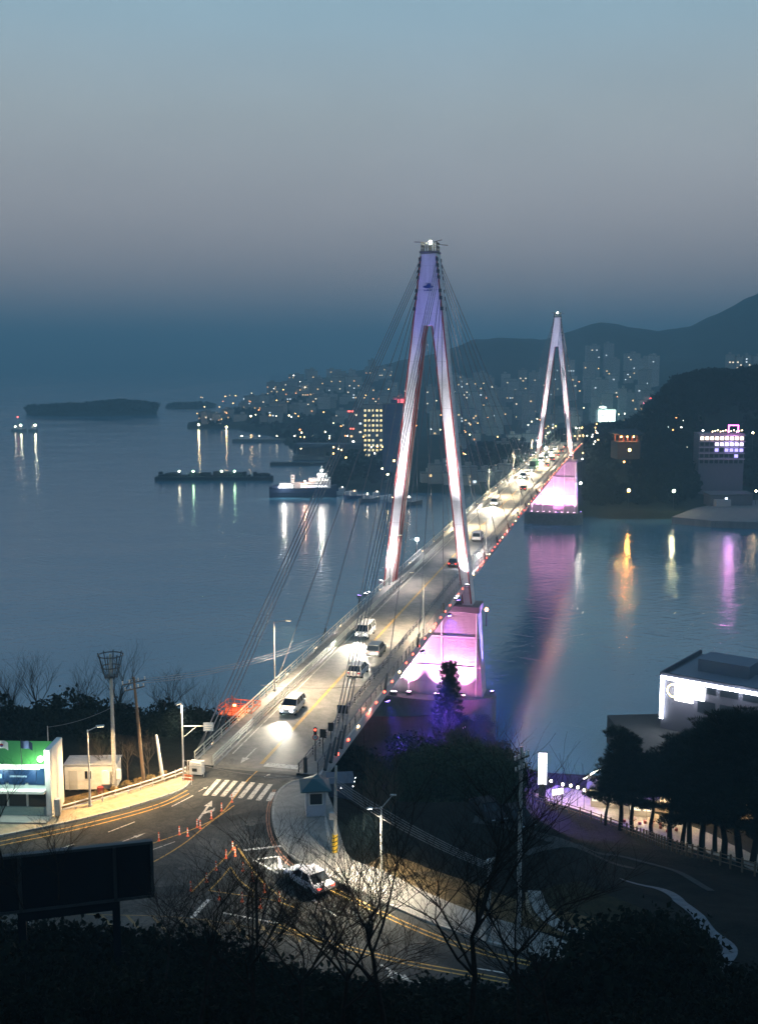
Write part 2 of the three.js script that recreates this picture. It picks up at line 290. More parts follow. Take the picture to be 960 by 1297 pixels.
// red marker lamps along the outer edge, a warm one now and then
const redLamp = lampMat(1, .09, .05, 9), ambLamp = lampMat(1, .62, .30, 14);
{
  const g = new THREE.BoxGeometry(.16, .2, .34); let k = 0;
  for (let s = -84; s < 366; s += s < 60 ? 4.2 : 6.3, k++) {
    const warm = k % 5 === 2, m = mesh('edge_light', g, warm ? ambLamp : redLamp, bridge); m.position.set(6.81, deckY(s) + .12, -s);
  }
  for (let s = -84, k = 0; s < 366; s += 12.6, k++) { const m = mesh('edge_light', g, ambLamp, bridge); m.position.set(-6.81, deckY(s) + .12, -s); }
  for (const [s, I] of [[-70, 20], [-30, 20], [20, 30], [60, 30], [100, 36], [140, 40], [180, 40], [220, 40], [255, 36]]) {
    const p = new THREE.PointLight(C(1, .24, .16), I); p.position.copy(BR(7.0, deckY(s) + .2, s)); p.castShadow = true; scene.add(p);
  }
}
// pylons
const hOut = h => 1.4 + (86 - h) / 60 * 6.65, hIn = h => .62 + (74.2 - h) / 48.2 * 5.75;
function pylonShape() {
  const sh = new THREE.Shape(); sh.moveTo(-hOut(86), 86); sh.lineTo(hOut(86), 86); sh.lineTo(hOut(25.6), 25.6); sh.lineTo(hIn(25.6), 25.6); sh.lineTo(.62, 74.2); sh.lineTo(-.62, 74.2); sh.lineTo(-hIn(25.6), 25.6); sh.lineTo(-hOut(25.6), 25.6); sh.closePath(); return sh;
}
const pylonGeo = new THREE.ExtrudeGeometry(pylonShape(), { depth: 3.0, bevelEnabled: true, bevelSize: .07, bevelThickness: .07, bevelSegments: 1 }).translate(0, 0, -1.5);
const CAB = [86 - .9, 84.1, 83.1, 82.1, 79.9, 78.7, 76.9];
const SIDE = [-88.8, -86.8, -84.8, -82.8, -63, -43, -23], MAIN = [131, 116, 100, 82, 62, 42, 23];
function pylon(s, dir) {
  const p = mesh('pylon', pylonGeo, M.pylon, bridge); p.position.set(0, 0, -s);
  for (const f of [1, -1]) for (const k of [-1, 1]) {          // edge strips proud of both broad faces, the red glow painted into their colour
    mesh('edge_strip', bar(L(k * (hOut(85.6) - .10), 85.6, 0), L(k * (hOut(26.2) - .10), 26.2, 0), .13, 4).translate(0, 0, f * 1.58), M.redGlowTrim, p);
    mesh('edge_strip', bar(L(k * .70, 74.0, 0), L(k * (hIn(26.2) + .10), 26.2, 0), .11, 4).translate(0, 0, f * 1.58), M.redGlowTrim, p);
  }
  mesh('soffit_panel', bx(1.24, .1, 2.9, 0, 74.13, 0), M.redGlowTrim, p);
  for (const k of [-1, 1]) {                                   // inner leg faces, with the red lamp light on them put into the paint
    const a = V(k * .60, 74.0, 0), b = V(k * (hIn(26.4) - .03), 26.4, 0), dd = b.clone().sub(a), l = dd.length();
    const g = bx(.06, l, 2.3); g.rotateZ(Math.atan2(-dd.x, dd.y) + Math.PI); g.translate((a.x + b.x) / 2 - k * .02, (a.y + b.y) / 2, 0); mesh('inner_face', g, M.redGlowTrim, p);
  }
  for (const h of CAB) for (const k of [-1, 1]) for (const f of [-1, 1]) mesh('anchor_block', rb(.42, .62, .55, .05, k * (hOut(h) - .05), h, f * 1.62), M.darkSteel, p);
  // head: plinth, rail cage, beacon arms
  mesh('head_plinth', rb(3.1, .35, 3.3, .05, 0, 86.3, 0), M.concreteDark, p);
  const cage = [], N = 7;
  for (let i = 0; i < N; i++) for (const z of [-1.4, 1.4]) cage.push(bx(.09, 1.5, .09, -1.3 + 2.6 * i / (N - 1), 87.2, z));
  for (let i = 1; i < 4; i++) for (const x of [-1.3, 1.3]) cage.push(bx(.09, 1.5, .09, x, 87.2, -1.4 + 2.8 * i / 4));
  for (const y of [87.3, 87.95]) cage.push(bx(2.7, .08, .08, 0, y, 1.4), bx(2.7, .08, .08, 0, y, -1.4), bx(.08, .08, 2.8, 1.3, y, 0), bx(.08, .08, 2.8, -1.3, y, 0));
  mesh('rail_cage', cage, M.darkSteel, p);
  for (const [a, b] of [[V(-2.5, 88.05, 1.2), V(-.9, 87.95, 1.2)], [V(.9, 87.95, 1.2), V(2.2, 88.3, 1.2)], [V(.9, 87.8, -1.2), V(2.8, 87.6, -1.2)]]) mesh('boom', bar(a, b, .07), M.darkSteel, p);
  // stays
  CAB.forEach((h, i) => { for (const k of [-1, 1]) {
    const w = k * 6.85, sa = SIDE[i], sb = MAIN[i];
    for (const q of [dir * sa, dir * sb]) { const a = L(k * (hOut(h) - .08), h, s + Math.sign(q) * 1.6), b = L(w, deckY(s + q) + .3, s + q); mesh('stay_cable', bar(a, b, .06, 6), M.cable, bridge); mesh('cable_socket', bar(b, b.clone().lerp(a, .03), .2, 8, .13), M.darkSteel, bridge); }
  } });
  return p;
}
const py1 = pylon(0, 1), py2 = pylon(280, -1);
// the emblem on the near pylon: a dark blue hull under a small funnel, strokes of lettering below
{
  const em = S({ color: C(.02, .045, .22), roughness: .5 }), e = [];
  const hull = new THREE.Shape(); hull.absellipse(0, 0, .92, .24, 0, Math.PI * 2); e.push(new THREE.ExtrudeGeometry(hull, { depth: .05, bevelEnabled: false, curveSegments: 20 }).translate(0, 80.55, 1.57));
  e.push(bx(.75, .2, .05, .05, 80.86, 1.6), bx(.5, .12, .05, .12, 81.06, 1.6), bx(.3, .06, .05, -.3, 81.15, 1.6));
  mesh('emblem', e, em, py1);
  const t = []; let x = -.72; for (const [w, h] of [[.12, .24], [.2, .1], [.1, .24], [.2, .24], [.12, .12], [.18, .24], [.1, .24]]) { t.push(bx(w, h, .04, x + w / 2, 79.86 + h / 2, 1.6)); x += w + .06; }
  mesh('emblem_lettering', t, em, py1);
}
// piers
function pier(s, yTop, foot, ribs) {
  const sh = new THREE.Shape(); sh.moveTo(-9.0, yTop); sh.lineTo(9.0, yTop); sh.lineTo(10.1, foot); sh.lineTo(-10.1, foot); sh.closePath();
  const p = mesh('pier', new THREE.ExtrudeGeometry(sh, { depth: 4.4, bevelEnabled: true, bevelSize: .15, bevelThickness: .15, bevelSegments: 2 }).translate(0, 0, -2.2 - s), M.pierWall, bridge);
  mesh('pier_cap', rb(19, 1.2, 5.4, .12, 0, yTop + .3, -s), M.concreteDark, p);
  for (let i = 0; i < ribs; i++) { const w = -8.9 + 17.8 * i / (ribs - 1); mesh('pipe', cyl(.16, .16, yTop - foot - .6, 8, w * (i === ribs - 1 ? 1.02 : 1), foot + .3, -s + 2.55), M.white, p); }
  for (const f of [.35, .7]) mesh('joint_band', bx(18.6 + (1 - f) * 1.6, .14, .1, 0, lerp(foot, yTop, f), -s + 2.38), M.white, p);
  const fs = new THREE.Shape(); fs.absellipse(0, 0, 12.2, 5.6, 0, Math.PI * 2);
  const f = mesh('footing', new THREE.ExtrudeGeometry(fs, { depth: foot + 4, bevelEnabled: true, bevelSize: .12, bevelThickness: .12, bevelSegments: 2, curveSegments: 20 }).rotateX(-Math.PI / 2).translate(0, -4, -s), M.concreteDark, p);
}
pier(0, 25.0, 9.6, 4); pier(280, 26.6, 4.6, 5);
// abutment under the near end, and piers of the far approach
mesh('abutment', [bx(13.6, 9, 5, 0, 23.2, 89), bx(1.2, 5, 9, -6.6, 24.6, 92), bx(1.2, 5, 9, 6.6, 24.6, 92)], M.concrete, bridge);
mesh('abutment', bx(13.6, 12, 6, 0, 21.6, -371), M.concrete, bridge);
for (const s of [330]) mesh('approach_pier', [bx(9, 24, 2, 0, 14, -s)], M.concrete, bridge);

// floodlights: a housing on a bracket, a glowing lens and the lamp's own light
M.floodWhite = lampMat(1, .95, 1, 30); M.floodPink = lampMat(1, .50, .80, 30); M.floodViolet = lampMat(.40, .25, 1, 16); M.floodRed = lampMat(1, .2, .15, 8);
function flood(label, group, at, aim, col, I, cone, mat, size = .5, spotless) {
  const t = thing('floodlight', label, 'floodlight', at, 0, group), d = aim.clone().sub(at).normalize();
  const hd = new THREE.Group(), q = new THREE.Quaternion().setFromUnitVectors(V(0, 0, 1), d);
  const h = mesh('housing', rb(size, size * .8, size * .6, .04), M.darkSteel, t); h.quaternion.copy(q); h.position.set(0, .25, 0);
  mesh('bracket', [bx(size * 1.15, .06, .1, 0, -.1, 0), bx(.06, .5, .08, -size * .58, .1, 0), bx(.06, .5, .08, size * .58, .1, 0)], M.darkSteel, t);
  const l = mesh('lamp_lens', bx(size * .86, size * .66, .03, 0, 0, size * .33), mat, t); l.quaternion.copy(q); l.position.set(0, .25, 0);
  const sp = new THREE.SpotLight(col, I, 0, cone, 1); sp.position.copy(at).add(V(0, .25, 0)).addScaledVector(d, size * .45); sp.target.position.copy(aim); sp.castShadow = true; sp.shadow.radius = 6; scene.add(sp, sp.target);
  return t;
}
const wht = C(1, .93, 1), vio = C(.25, .19, 1), pnk = C(1, .46, .86);
for (const [s0, nm] of [[0, 'near'], [280, 'far']]) for (const k of [-1, 1]) {
  const y0 = deckY(s0 - 9) + .5, lab = nm === 'near' ? 'near' : 'far';
  const wl = `white floodlight outside the deck aimed up the leg of the ${nm === 'near' ? 'emblem' : 'plain'} pylon`, wg = `white pylon floodlights at the ${nm} pylon`;
  flood(wl, wg, BR(k * 7.6, y0, s0 - 4.2), BR(k * 7.0, 38, s0), wht, 2000, .55, M.floodWhite, .6);
  flood(wl, wg, BR(k * 7.5, y0, s0 - 14), BR(k * 5.6, y0 + 24, s0), wht, 15000, .20, M.floodWhite, .6);
  flood(wl, wg, BR(k * 7.5, y0, s0 - 15.4), BR(k * 3.8, y0 + 38, s0), wht, s0 ? 9000 : 6500, .10, M.floodWhite, .6);
  if (s0) flood(wl, wg, BR(k * 7.5, y0, s0 - 16.2), BR(k * 1.6, y0 + 52, s0), wht, 9000, .10, M.floodWhite, .6);
  flood(`violet floodlight outside the deck aimed at the head of the ${nm === 'near' ? 'emblem' : 'plain'} pylon`, `violet pylon floodlights at the ${nm} pylon`, BR(k * 8.2, y0, s0 - 17), BR(0, y0 + 53, s0), vio, s0 ? 4500 : 7200, .115, M.floodViolet, .6);
  flood(`violet side floodlight throwing light up the flank of the ${nm === 'near' ? 'emblem' : 'plain'} pylon`, `violet flank floodlights at the ${nm} pylon`, BR(k * 11.6, s0 ? 4.9 : 9.9, s0), BR(k * 2.9, 72, s0), vio, 20000, .20, M.floodViolet, .6);
}
for (const w of [-7.6, -2.6, 2.4, 7.0]) flood('pink-white floodlight on the pier under the emblem pylon footing washing the pier wall', 'pier floodlights at the pier under the emblem pylon', BR(w, 9.9, -4.0), BR(w, 17, -2.5), C(1, .36, .74), 3000, .72, M.floodPink, .8);
flood('very bright white floodlight on the pier under the emblem pylon footing beside the bridge deck', 0, BR(-5.2, 9.9, -4.6), BR(-5, 22, -2.4), C(1, .8, .95), 3600, .8, M.floodWhite, 1);
for (let i = 0; i < 8; i++) { const w = -8.8 + 17.6 * i / 7; flood('pink floodlight in the row on the pier under the plain pylon footing', 'pier floodlights at the pier under the plain pylon', BR(w, 4.9, 280 - 4.1), BR(w, 20, 280 - 2.6), C(1, .40, .80), i === 3 || i === 4 ? 6000 : 3200, .55, M.floodPink, .8); }
flood('violet-pink floodlight at the front rim of the pier under the plain pylon footing', 0, BR(2, 4.9, 280 - 5.2), BR(1, 17, 277.7), C(1, .18, .75), 700, 1.2, M.floodViolet, .8);
for (const [w, s1] of [[13, -15], [9.5, -17]]) { const p = BR(w, 0, s1); p.y = Math.max(2, groundH(p.x, p.z)) + .15; flood('added pink floodlight on the wooded shore brightening the pier under the emblem pylon', 'added shore floodlights facing the pier under the emblem pylon', p, BR(2, 18, -2), C(1, .14, .62), 800, .75, M.floodPink, .7); }  // added lamps that lift the pink wash on the upper pier wall
for (const [w, s1, a, b, I] of [[6.9, -18, 13, -28, 34000], [6.9, -40, 13.5, -44, 30000], [6.9, -62, 13, -64, 15000]]) flood('added violet floodlight under the deck edge tinting the wooded slope', 'added violet slope floodlights under the deck', BR(w, deckY(s1) - 1.4, s1), BR(a, 10, b), C(.12, .05, 1), I, s1 < -50 ? .40 : s1 < -30 ? .5 : .75, M.floodViolet, .6);  // added lamps, imitating the violet flare of the pier floodlights over the slope
// beacons on the pylon heads
for (const [s, k] of [[0, 'emblem'], [280, 'plain']]) {
  const t = thing('beacon_lamp', `white beacon glowing inside the rail cage on the ${k} pylon head`, 'beacon', BR(0, 86.5, s), 0);
  mesh('stem', cyl(.09, .09, 1.1, 8), M.darkSteel, t); mesh('lamp_globe', new THREE.SphereGeometry(.30, 14, 10).translate(0, 1.5, 0), lampMat(1, .97, .72, 120), t); mesh('cap', cyl(.2, .05, .14, 10, 0, 1.92, 0), M.darkSteel, t);
  const p = new THREE.PointLight(C(1, .95, .7), 260); p.position.copy(BR(0, 88.0, s)); p.castShadow = true; scene.add(p);
}
// street lamps along the deck
M.lampWarm = lampMat(1, .80, .52, 7);
const lampArm = [bar(V(0, 8.6, 0), V(1.9, 9.0, 0), .05, 6)];
function streetLamp(label, group, at, turn, h, reach, col, I, cone = 1.15, mat = M.lampWarm, cat = 'street lamp') {
  const t = thing('street_lamp', label, cat, at, turn, group);
  mesh('pole', [cyl(.11, .06, h, 8), cyl(.2, .2, .3, 8)], M.galv, t);
  if (reach) mesh('arm', bar(V(0, h - .1, 0), V(reach, h + .25, 0), .045, 6), M.galv, t);
  const hd = mesh('lamp_head', rb(.75, .13, .3, .05, reach + .2, h + .26, 0), M.galv, t);
  mesh('lamp_panel', bx(.55, .02, .22, reach + .22, h + .185, 0), mat, t);
  const p = V(reach + .22, h + .12, 0).applyAxisAngle(V(0, 1, 0), turn).add(at), sp = new THREE.SpotLight(col, I, 0, cone, .9);
  sp.position.copy(p); sp.target.position.copy(p).add(V(0, -5, 0)); sp.castShadow = true; sp.shadow.radius = 8; scene.add(sp, sp.target);
  return t;
}
{
  const warm = C(1, .76, .46), cool = C(.95, .88, 1);
  for (const [s, side, I] of [[-66, -1, 1100], [-35, 1, 900], [-4, -1, 420], [30, 1, 620], [62, -1, 1300], [92, 1, 1300], [122, -1, 1500], [152, 1, 1500], [182, -1, 1600], [212, 1, 1600], [244, -1, 1600], [272, 1, 1400], [304, -1, 1400], [340, 1, 1400]])
    streetLamp('grey single-arm street lamp standing on the bridge sidewalk', 'street lamps along the bridge deck', BR(side * 6.05, deckY(s) + .2, s), side < 0 ? -BA : Math.PI - BA, 8.6, 1.6, s < 40 ? cool.clone().lerp(warm, s < -10 ? .9 : .45) : warm, I * (s > 50 ? 2.7 : 1.9), 1.35);
}
// ---------- vehicles ----------
const headMat = lampMat(1, .93, .78, 40), headWhite = lampMat(.95, .97, 1, 55), tailMat = lampMat(1, .05, .03, 7), tailDim = lampMat(.7, .02, .015, 1.2), plateMat = S({ color: C(.7, .7, .68), roughness: .5 });
const carPaint = (r, g, b) => new THREE.MeshPhysicalMaterial({ color: C(r, g, b), roughness: .35, clearcoat: .8, clearcoatRoughness: .12 });
const CP = { white: carPaint(.72, .72, .72), silver: carPaint(.50, .50, .54), black: carPaint(.018, .018, .022), red: carPaint(.22, .02, .02), grey: carPaint(.12, .125, .13), blue: carPaint(.03, .05, .14), green: carPaint(.06, .26, .12), yellow: carPaint(.55, .35, .04), pearl: carPaint(.66, .66, .76) };
// length, width, roof height, bonnet height, and where along the car (0 nose to 1 tail) the screen and roof begin and end
const KIND = { sedan: [4.7, 1.82, 1.44, .92, .27, .43, .72, .88], hatch: [4.1, 1.74, 1.50, .98, .22, .38, .86, .97], suv: [4.6, 1.88, 1.70, 1.08, .22, .36, .88, .975], van: [5.0, 1.92, 1.98, 1.15, .06, .22, .96, .99], bus: [10.5, 2.45, 3.1, 1.2, .005, .03, .985, .995], truck: [5.2, 1.85, 2.0, 1.05, .02, .12, .30, .32] };
function loft(secs) {                                       // rings of [x, y, z], closed between neighbours and capped
  const pos = [], n = secs[0].length, put = (...q) => q.forEach(p => pos.push(...p));
  for (let i = 0; i < secs.length - 1; i++) for (let k = 0; k < n; k++) { const a = secs[i][k], b = secs[i][(k + 1) % n], c = secs[i + 1][(k + 1) % n], d = secs[i + 1][k]; put(a, c, b, a, d, c); }
  for (let k = 1; k < n - 1; k++) { put(secs[0][0], secs[0][k], secs[0][k + 1]); const e = secs[secs.length - 1]; put(e[0], e[k + 1], e[k]); }
  return tri(pos);
}
function vehicle(label, group, kind, at, turn, color, opt = {}) {
  const [LN, W, HR, HB, a0, a1, a2, a3] = KIND[kind], t = thing(opt.name || (kind === 'bus' ? 'bus' : kind === 'truck' ? 'pickup_truck' : 'car'), label, kind === 'bus' ? 'bus' : kind === 'truck' ? 'truck' : 'car', at, turn, group);
  const zf = LN / 2, Z = f => zf - f * LN, hw = W / 2, low = .28, belt = kind === 'bus' ? 1.25 : HB;
  const sec = (z, w, yb, yt, r) => [[-w + r, yb, z], [w - r, yb, z], [w, yb + r, z], [w, yt - r, z], [w - r * 1.6, yt, z], [-w + r * 1.6, yt, z], [-w, yt - r, z], [-w, yb + r, z]];
  const tailH = kind === 'sedan' ? HB + .04 : belt;
  mesh('body', loft(kind === 'bus' || kind === 'van' ? [sec(Z(0), hw * .93, low + .1, belt - .1, .1), sec(Z(.03), hw, low, belt, .1), sec(Z(.97), hw, low, belt, .1), sec(Z(1), hw * .95, low + .1, belt - .05, .1)] :
    [sec(Z(0), hw * .78, low + .14, HB - .30, .1), sec(Z(.03), hw * .92, low + .02, HB - .20, .1), sec(Z(.12), hw, low, HB - .10, .12), sec(Z(.30), hw, low, belt, .1), sec(Z(.80), hw, low, belt, .1), sec(Z(.95), hw * .97, low, tailH - .03, .1), sec(Z(1), hw * .86, low + .12, tailH - .16, .1)]), color, t);
  const rw = hw * .80, bw = hw * .955, y0 = belt - .02, y1 = HR - .05;
  if (kind !== 'truck') {
    const gs = (z, zt) => null;
    const cab = (g, off, top) => { // greenhouse as eight corners
      const p = [[-bw + off, y0, Z(a0) - off], [bw - off, y0, Z(a0) - off], [bw - off, y0, Z(a3) + off], [-bw + off, y0, Z(a3) + off], [-rw + off, top, Z(a1)], [rw - off, top, Z(a1)], [rw - off, top, Z(a2)], [-rw + off, top, Z(a2)]];
      const pos = [], q = (a, b, c, d) => [a, b, c, a, c, d].forEach(i => pos.push(...p[i])); q(0, 1, 5, 4); q(1, 2, 6, 5); q(2, 3, 7, 6); q(3, 0, 4, 7); q(4, 5, 6, 7); return tri(pos);
    };
    mesh('window_glass', cab(0, 0, y1), M.glass, t);
    mesh('roof', rb(rw * 2 + .02, .09, LN * (a2 - a1) + .12, .04, 0, y1 + .01, (Z(a1) + Z(a2)) / 2), color, t);
    const pil = []; for (const k of [-1, 1]) { pil.push(bar(V(k * (bw - .01), y0, Z(a0)), V(k * rw, y1, Z(a1)), .045, 4), bar(V(k * (bw - .01), y0, Z(a3)), V(k * rw, y1, Z(a2)), .06, 4)); for (const f of kind === 'bus' ? [.15, .3, .45, .6, .75, .88] : [.55, .76]) if (f > a1 && f < a2 + .1) pil.push(bar(V(k * (bw + .005), y0, Z(f)), V(k * (rw + .01), y1, Z(f)), .045, 4)); }
    mesh('pillar', pil, color, t);
  } else {
    mesh('cab', loft([sec(Z(.03), hw * .86, .7, HR * .62, .06), sec(Z(.12), hw * .9, .7, HR, .08), sec(Z(.31), hw * .9, .7, HR, .08)]), color, t);
    mesh('window_glass', bx(hw * 1.6, .55, .05, 0, 1.5, Z(.075), 0, -.35), M.glass, t);
    mesh('cargo_bed', [bx(W, .1, LN * .64, 0, .95, Z(.66)), bx(.06, .4, LN * .64, hw - .03, 1.2, Z(.66)), bx(.06, .4, LN * .64, -hw + .03, 1.2, Z(.66)), bx(W, .4, .06, 0, 1.2, Z(.98))], color, t);
  }
  const wr = kind === 'bus' ? .48 : .33, wg = new THREE.CylinderGeometry(wr, wr, .22, 16).rotateZ(Math.PI / 2), rg = new THREE.CylinderGeometry(wr * .6, wr * .6, .235, 10).rotateZ(Math.PI / 2);
  for (const f of [.185, .80]) for (const k of [-1, 1]) { const w = mesh('wheel', wg, M.rubber, t); w.position.set(k * (hw - .1), wr, Z(f)); mesh('rim', rg, M.chrome, w); }
  const hy = kind === 'bus' ? .75 : HB - .36;
  for (const k of [-1, 1]) {
    mesh('headlight', rb(.36, .16, .14, .04, k * hw * .62, hy, Z(.012)), opt.head ? (opt.head > 1 ? headWhite : headMat) : M.chrome, t);
    mesh('tail_light', rb(.34, .17, .1, .03, k * hw * .68, kind === 'bus' ? .9 : tailH - .24, Z(.99)), opt.tail ? (opt.tail > 1 ? tailMat : tailDim) : paintRed, t);
    mesh('mirror', rb(.18, .13, .1, .03, k * (hw + .08), belt + .04, Z(a0 + .06)), color, t);
  }
  mesh('number_plate', bx(.5, .12, .02, 0, .55, Z(1) - .03), plateMat, t); mesh('bumper', [rb(W * .9, .16, .12, .04, 0, .42, Z(.01)), rb(W * .92, .18, .12, .04, 0, .42, Z(.99))], M.black, t);
  if (opt.beam) {
    const f = V(Math.sin(turn), 0, Math.cos(turn)), p = at.clone().addScaledVector(f, zf + .25).add(V(0, hy, 0)), s = new THREE.SpotLight(C(1, .9, .72), opt.beam, 0, .62, 1);
    s.position.copy(p); s.target.position.copy(p).addScaledVector(f, 9).add(V(0, -.75, 0)); s.castShadow = true; scene.add(s, s.target);
  }
  return t;
}
const paintRed = paint(.25, .02, .02, .3);
function deckAt(px, py, lane) {
  let h = 28.5, P; for (let i = 0; i < 5; i++) { P = onH(px, py, h); h = deckY(P.clone().sub(TB).dot(uB)); }
  const q = P.clone().sub(TB), s = q.dot(uB); return BR(lane ?? q.dot(nB), deckY(s) + .01, s);
}
const away = Math.PI - BA, coming = -BA;                     // headings along the bridge
vehicle('white car with glaring headlights coming off the junction end of the bridge', 0, 'suv', deckAt(388, 902, -1.9), coming, CP.white, { head: 2, tail: 1, beam: 1000 });
vehicle('white hatchback seen from behind on the bridge, following the dark red-lit car', 0, 'suv', deckAt(457, 855, 1.9), away, CP.white, { tail: 1, beam: 500 });
vehicle('dark car with bright red tail lights beside the oncoming white van on the bridge', 0, 'suv', deckAt(484, 829, 1.9), away, CP.grey, { tail: 2, beam: 700 });
vehicle('white van with headlights on coming past the emblem pylon on the bridge', 0, 'van', deckAt(474, 806, -1.9), coming, CP.white, { head: 1, beam: 3000 });
vehicle('dark car with a red tail light passing between the legs of the emblem pylon', 0, 'sedan', deckAt(575, 716, 1.8), away, CP.black, { tail: 2, beam: 1200 });
vehicle('white box-shaped van just past the emblem pylon under the glaring lamp', 0, 'van', deckAt(600, 684, 2.0), away, CP.white, { tail: 1 });
vehicle('pale van with headlights on alone in its lane at mid bridge', 0, 'van', deckAt(632, 640, -1.9), coming, CP.white, { head: 1, beam: 4200 });
vehicle('dark hatchback with red tail lights alone in its lane at mid bridge', 0, 'hatch', deckAt(661, 621, 1.9), away, CP.black, { tail: 2 });
{
  const cols = [CP.white, CP.silver, CP.grey, CP.yellow, CP.white, CP.black];
  const q = [[664, 606, -1, 'van', 'pearl'], [671, 602, -1, 'suv', 'white'], [677, 597, -1, 'sedan', 'silver'], [683, 592, -1, 'hatch', 'white'], [690, 585, -1, 'van', 'white'], [696, 580, -1, 'sedan', 'grey'], [702, 574.5, -1, 'suv', 'white'], [708, 570, -1, 'sedan', 'silver'], [700, 591, 1, 'sedan', 'black'], [706, 584, 1, 'suv', 'grey'], [712, 578, 1, 'hatch', 'black'], [716, 573, 1, 'sedan', 'grey'], [720, 568, 1, 'suv', 'black']];
  q.forEach(([x, y, side, k, c], i) => vehicle(side < 0 ? 'car with headlights on in the oncoming queue near the plain pylon' : 'car with red tail lights in the outbound queue near the plain pylon', side < 0 ? 'oncoming queue by the plain pylon' : 'outbound queue by the plain pylon', k, deckAt(x, y, side * 1.9), side < 0 ? coming : away, CP[c], side < 0 ? { head: 1, beam: i % 2 ? 0 : 3500 } : { tail: 2 }));
  vehicle('green and white bus in the oncoming queue near the plain pylon', 0, 'bus', deckAt(681.5, 593.5, -1.9), coming, CP.green, { head: 1 });
}
// ---------- junction at the near end of the bridge ----------
const G = (x, y, h = 28) => onH(x, y, h);
const RH = 28.0;
const northEdge = [[-140, 1093], [-60, 1075], [0, 1060], [60, 1048], [130, 1032], [200, 1012], [236, 997]].map(p => G(...p)).concat([BR(-6.75, 0, -90.02).setY(28)]);
const kerbLine = smooth([[394, 988], [372, 991], [354, 1003], [346, 1030], [352, 1060], [371, 1086], [400, 1102], [450, 1126], [500, 1150], [560, 1175], [620, 1195], [680, 1210], [735, 1228], [800, 1246], [880, 1262]].map(p => G(...p)), 60);
structure('road', slab([...northEdge, BR(5.2, 0, -90.02), ...kerbLine, V(30, 0, -57), V(-40, 0, -57), V(-60, 0, -70)], RH, 0), M.asphalt);
const paveFar = smooth([[404, 984], [412, 1000], [424, 1030], [432, 1062], [446, 1090], [484, 1104], [540, 1132], [600, 1157], [660, 1175], [735, 1200], [800, 1216], [880, 1232]].map(p => G(...p)), 48);
structure('pavement', slab([...kerbLine, ...paveFar.slice().reverse()], RH + .14, .5), M.pave);
{ // kerb stones, each one cut separately
  const k = new THREE.Group(); k.name = 'kerb'; k.userData.kind = 'structure'; scene.add(k);
  const g = rb(.22, .3, .96, .03), g2 = rb(.22, .3, .96, .03), mats = [M.concrete, S({ map: grain([.42, .41, .38], .4, 6, 61, 256, .3), roughness: .85 })];
  const run = (curve, y) => { const c = new THREE.CatmullRomCurve3(curve), Ln = c.getLength(), n = Math.floor(Ln / 1.0); for (let i = 0; i < n; i++) { const t = (i + .5) / n, p = c.getPointAt(t), d = c.getTangentAt(t), m = mesh('kerb_stone', g, mats[(i * 7 % 5) & 1], k); m.position.set(p.x, y, p.z); m.rotation.y = Math.atan2(d.x, d.z) + (i % 3 - 1) * .006; } };
  run(kerbLine, RH + .02); run(northEdge, RH + .02);
}
// the verge on the left: pale pavement, dry grass behind it
const northBack = [[-140, 1075], [-60, 1058], [0, 1043], [70, 1030], [135, 1012], [200, 994], [232, 983], [246, 972]].map(p => G(...p));
structure('verge_pavement', slab([...northEdge, ...northBack.slice().reverse()], RH + .14, .5), S({ map: grain([.36, .29, .20], .6, 9, 62, 256, .25), bumpMap: hA, bumpScale: .02, roughness: .9 }));
const grassBack = [[-60, 1035], [20, 1024], [80, 1012], [150, 996], [210, 982], [240, 970]].map(p => G(...p));
structure('verge_grass', slab([...northBack.slice(1), ...grassBack.slice().reverse()], RH + .10, .4), M.dryGrass);
// painted markings
const Y1 = RH + .006;
function stripPx(name, pts, w, mat, label) { return structure(name, strip(pts.length > 2 ? smooth(pts.map(p => G(...p)), pts.length * 6) : pts.map(p => G(...p)), w, Y1), mat); }
{ // zebra crossing: bars read off at both ends
  const cr = (x, y) => G(230 + x / 5.647, 930 + y / 5.647);
  const bars = [[168, 438, 270, 323], [230, 440, 330, 328], [293, 445, 388, 334], [355, 452, 450, 340], [418, 457, 512, 345], [485, 465, 573, 352], [548, 473, 637, 358], [622, 478, 658, 414]];
  const z = new THREE.Group(); z.name = 'zebra_crossing'; z.userData.kind = 'structure'; scene.add(z);
  for (const [a, b, c, d] of bars) mesh('bar', strip([cr(a, b), cr(c, d)], .46, Y1 + .002), M.roadWhite, z);
  const z2 = new THREE.Group(); z2.name = numbered('zebra_crossing'); z2.userData.kind = 'structure'; scene.add(z2);
  for (let i = 0; i < 8; i++) { const y = 1231 + i * 7.2; mesh('bar', strip([G(724 - i * .8, y), G(764 - i * .8, y + 9)], .36, Y1 + .002), M.roadWhite, z2); }
}
const line = (pts, w, m) => stripPx(m === M.roadYellow ? 'yellow_road_line' : 'white_road_line', pts, w, m);
line([[-60, 1080], [0, 1066], [69, 1052], [150, 1033], [205, 1017], [238, 1001]], .14, M.roadYellow); line([[-60, 1085], [0, 1071], [69, 1057], [150, 1037.5], [208, 1020], [240, 1005]], .14, M.roadYellow);
line([[137.5, 1054], [171, 1041]], .14, M.roadWhite); line([[218, 1021.5], [245, 1007.5]], .14, M.roadWhite); line([[55, 1082], [95, 1069]], .14, M.roadWhite); line([[-40, 1108], [10, 1095]], .14, M.roadWhite);
line([[331, 972], [312, 990], [297, 1010], [275, 1035], [250, 1048], [194, 1068], [120, 1090]], .13, M.roadYellow); line([[297, 1020], [265, 1043], [231, 1070], [194, 1092], [140, 1117]], .13, M.roadYellow);
line([[222, 1066], [194, 1076], [150, 1090]], .1, M.roadWhite);
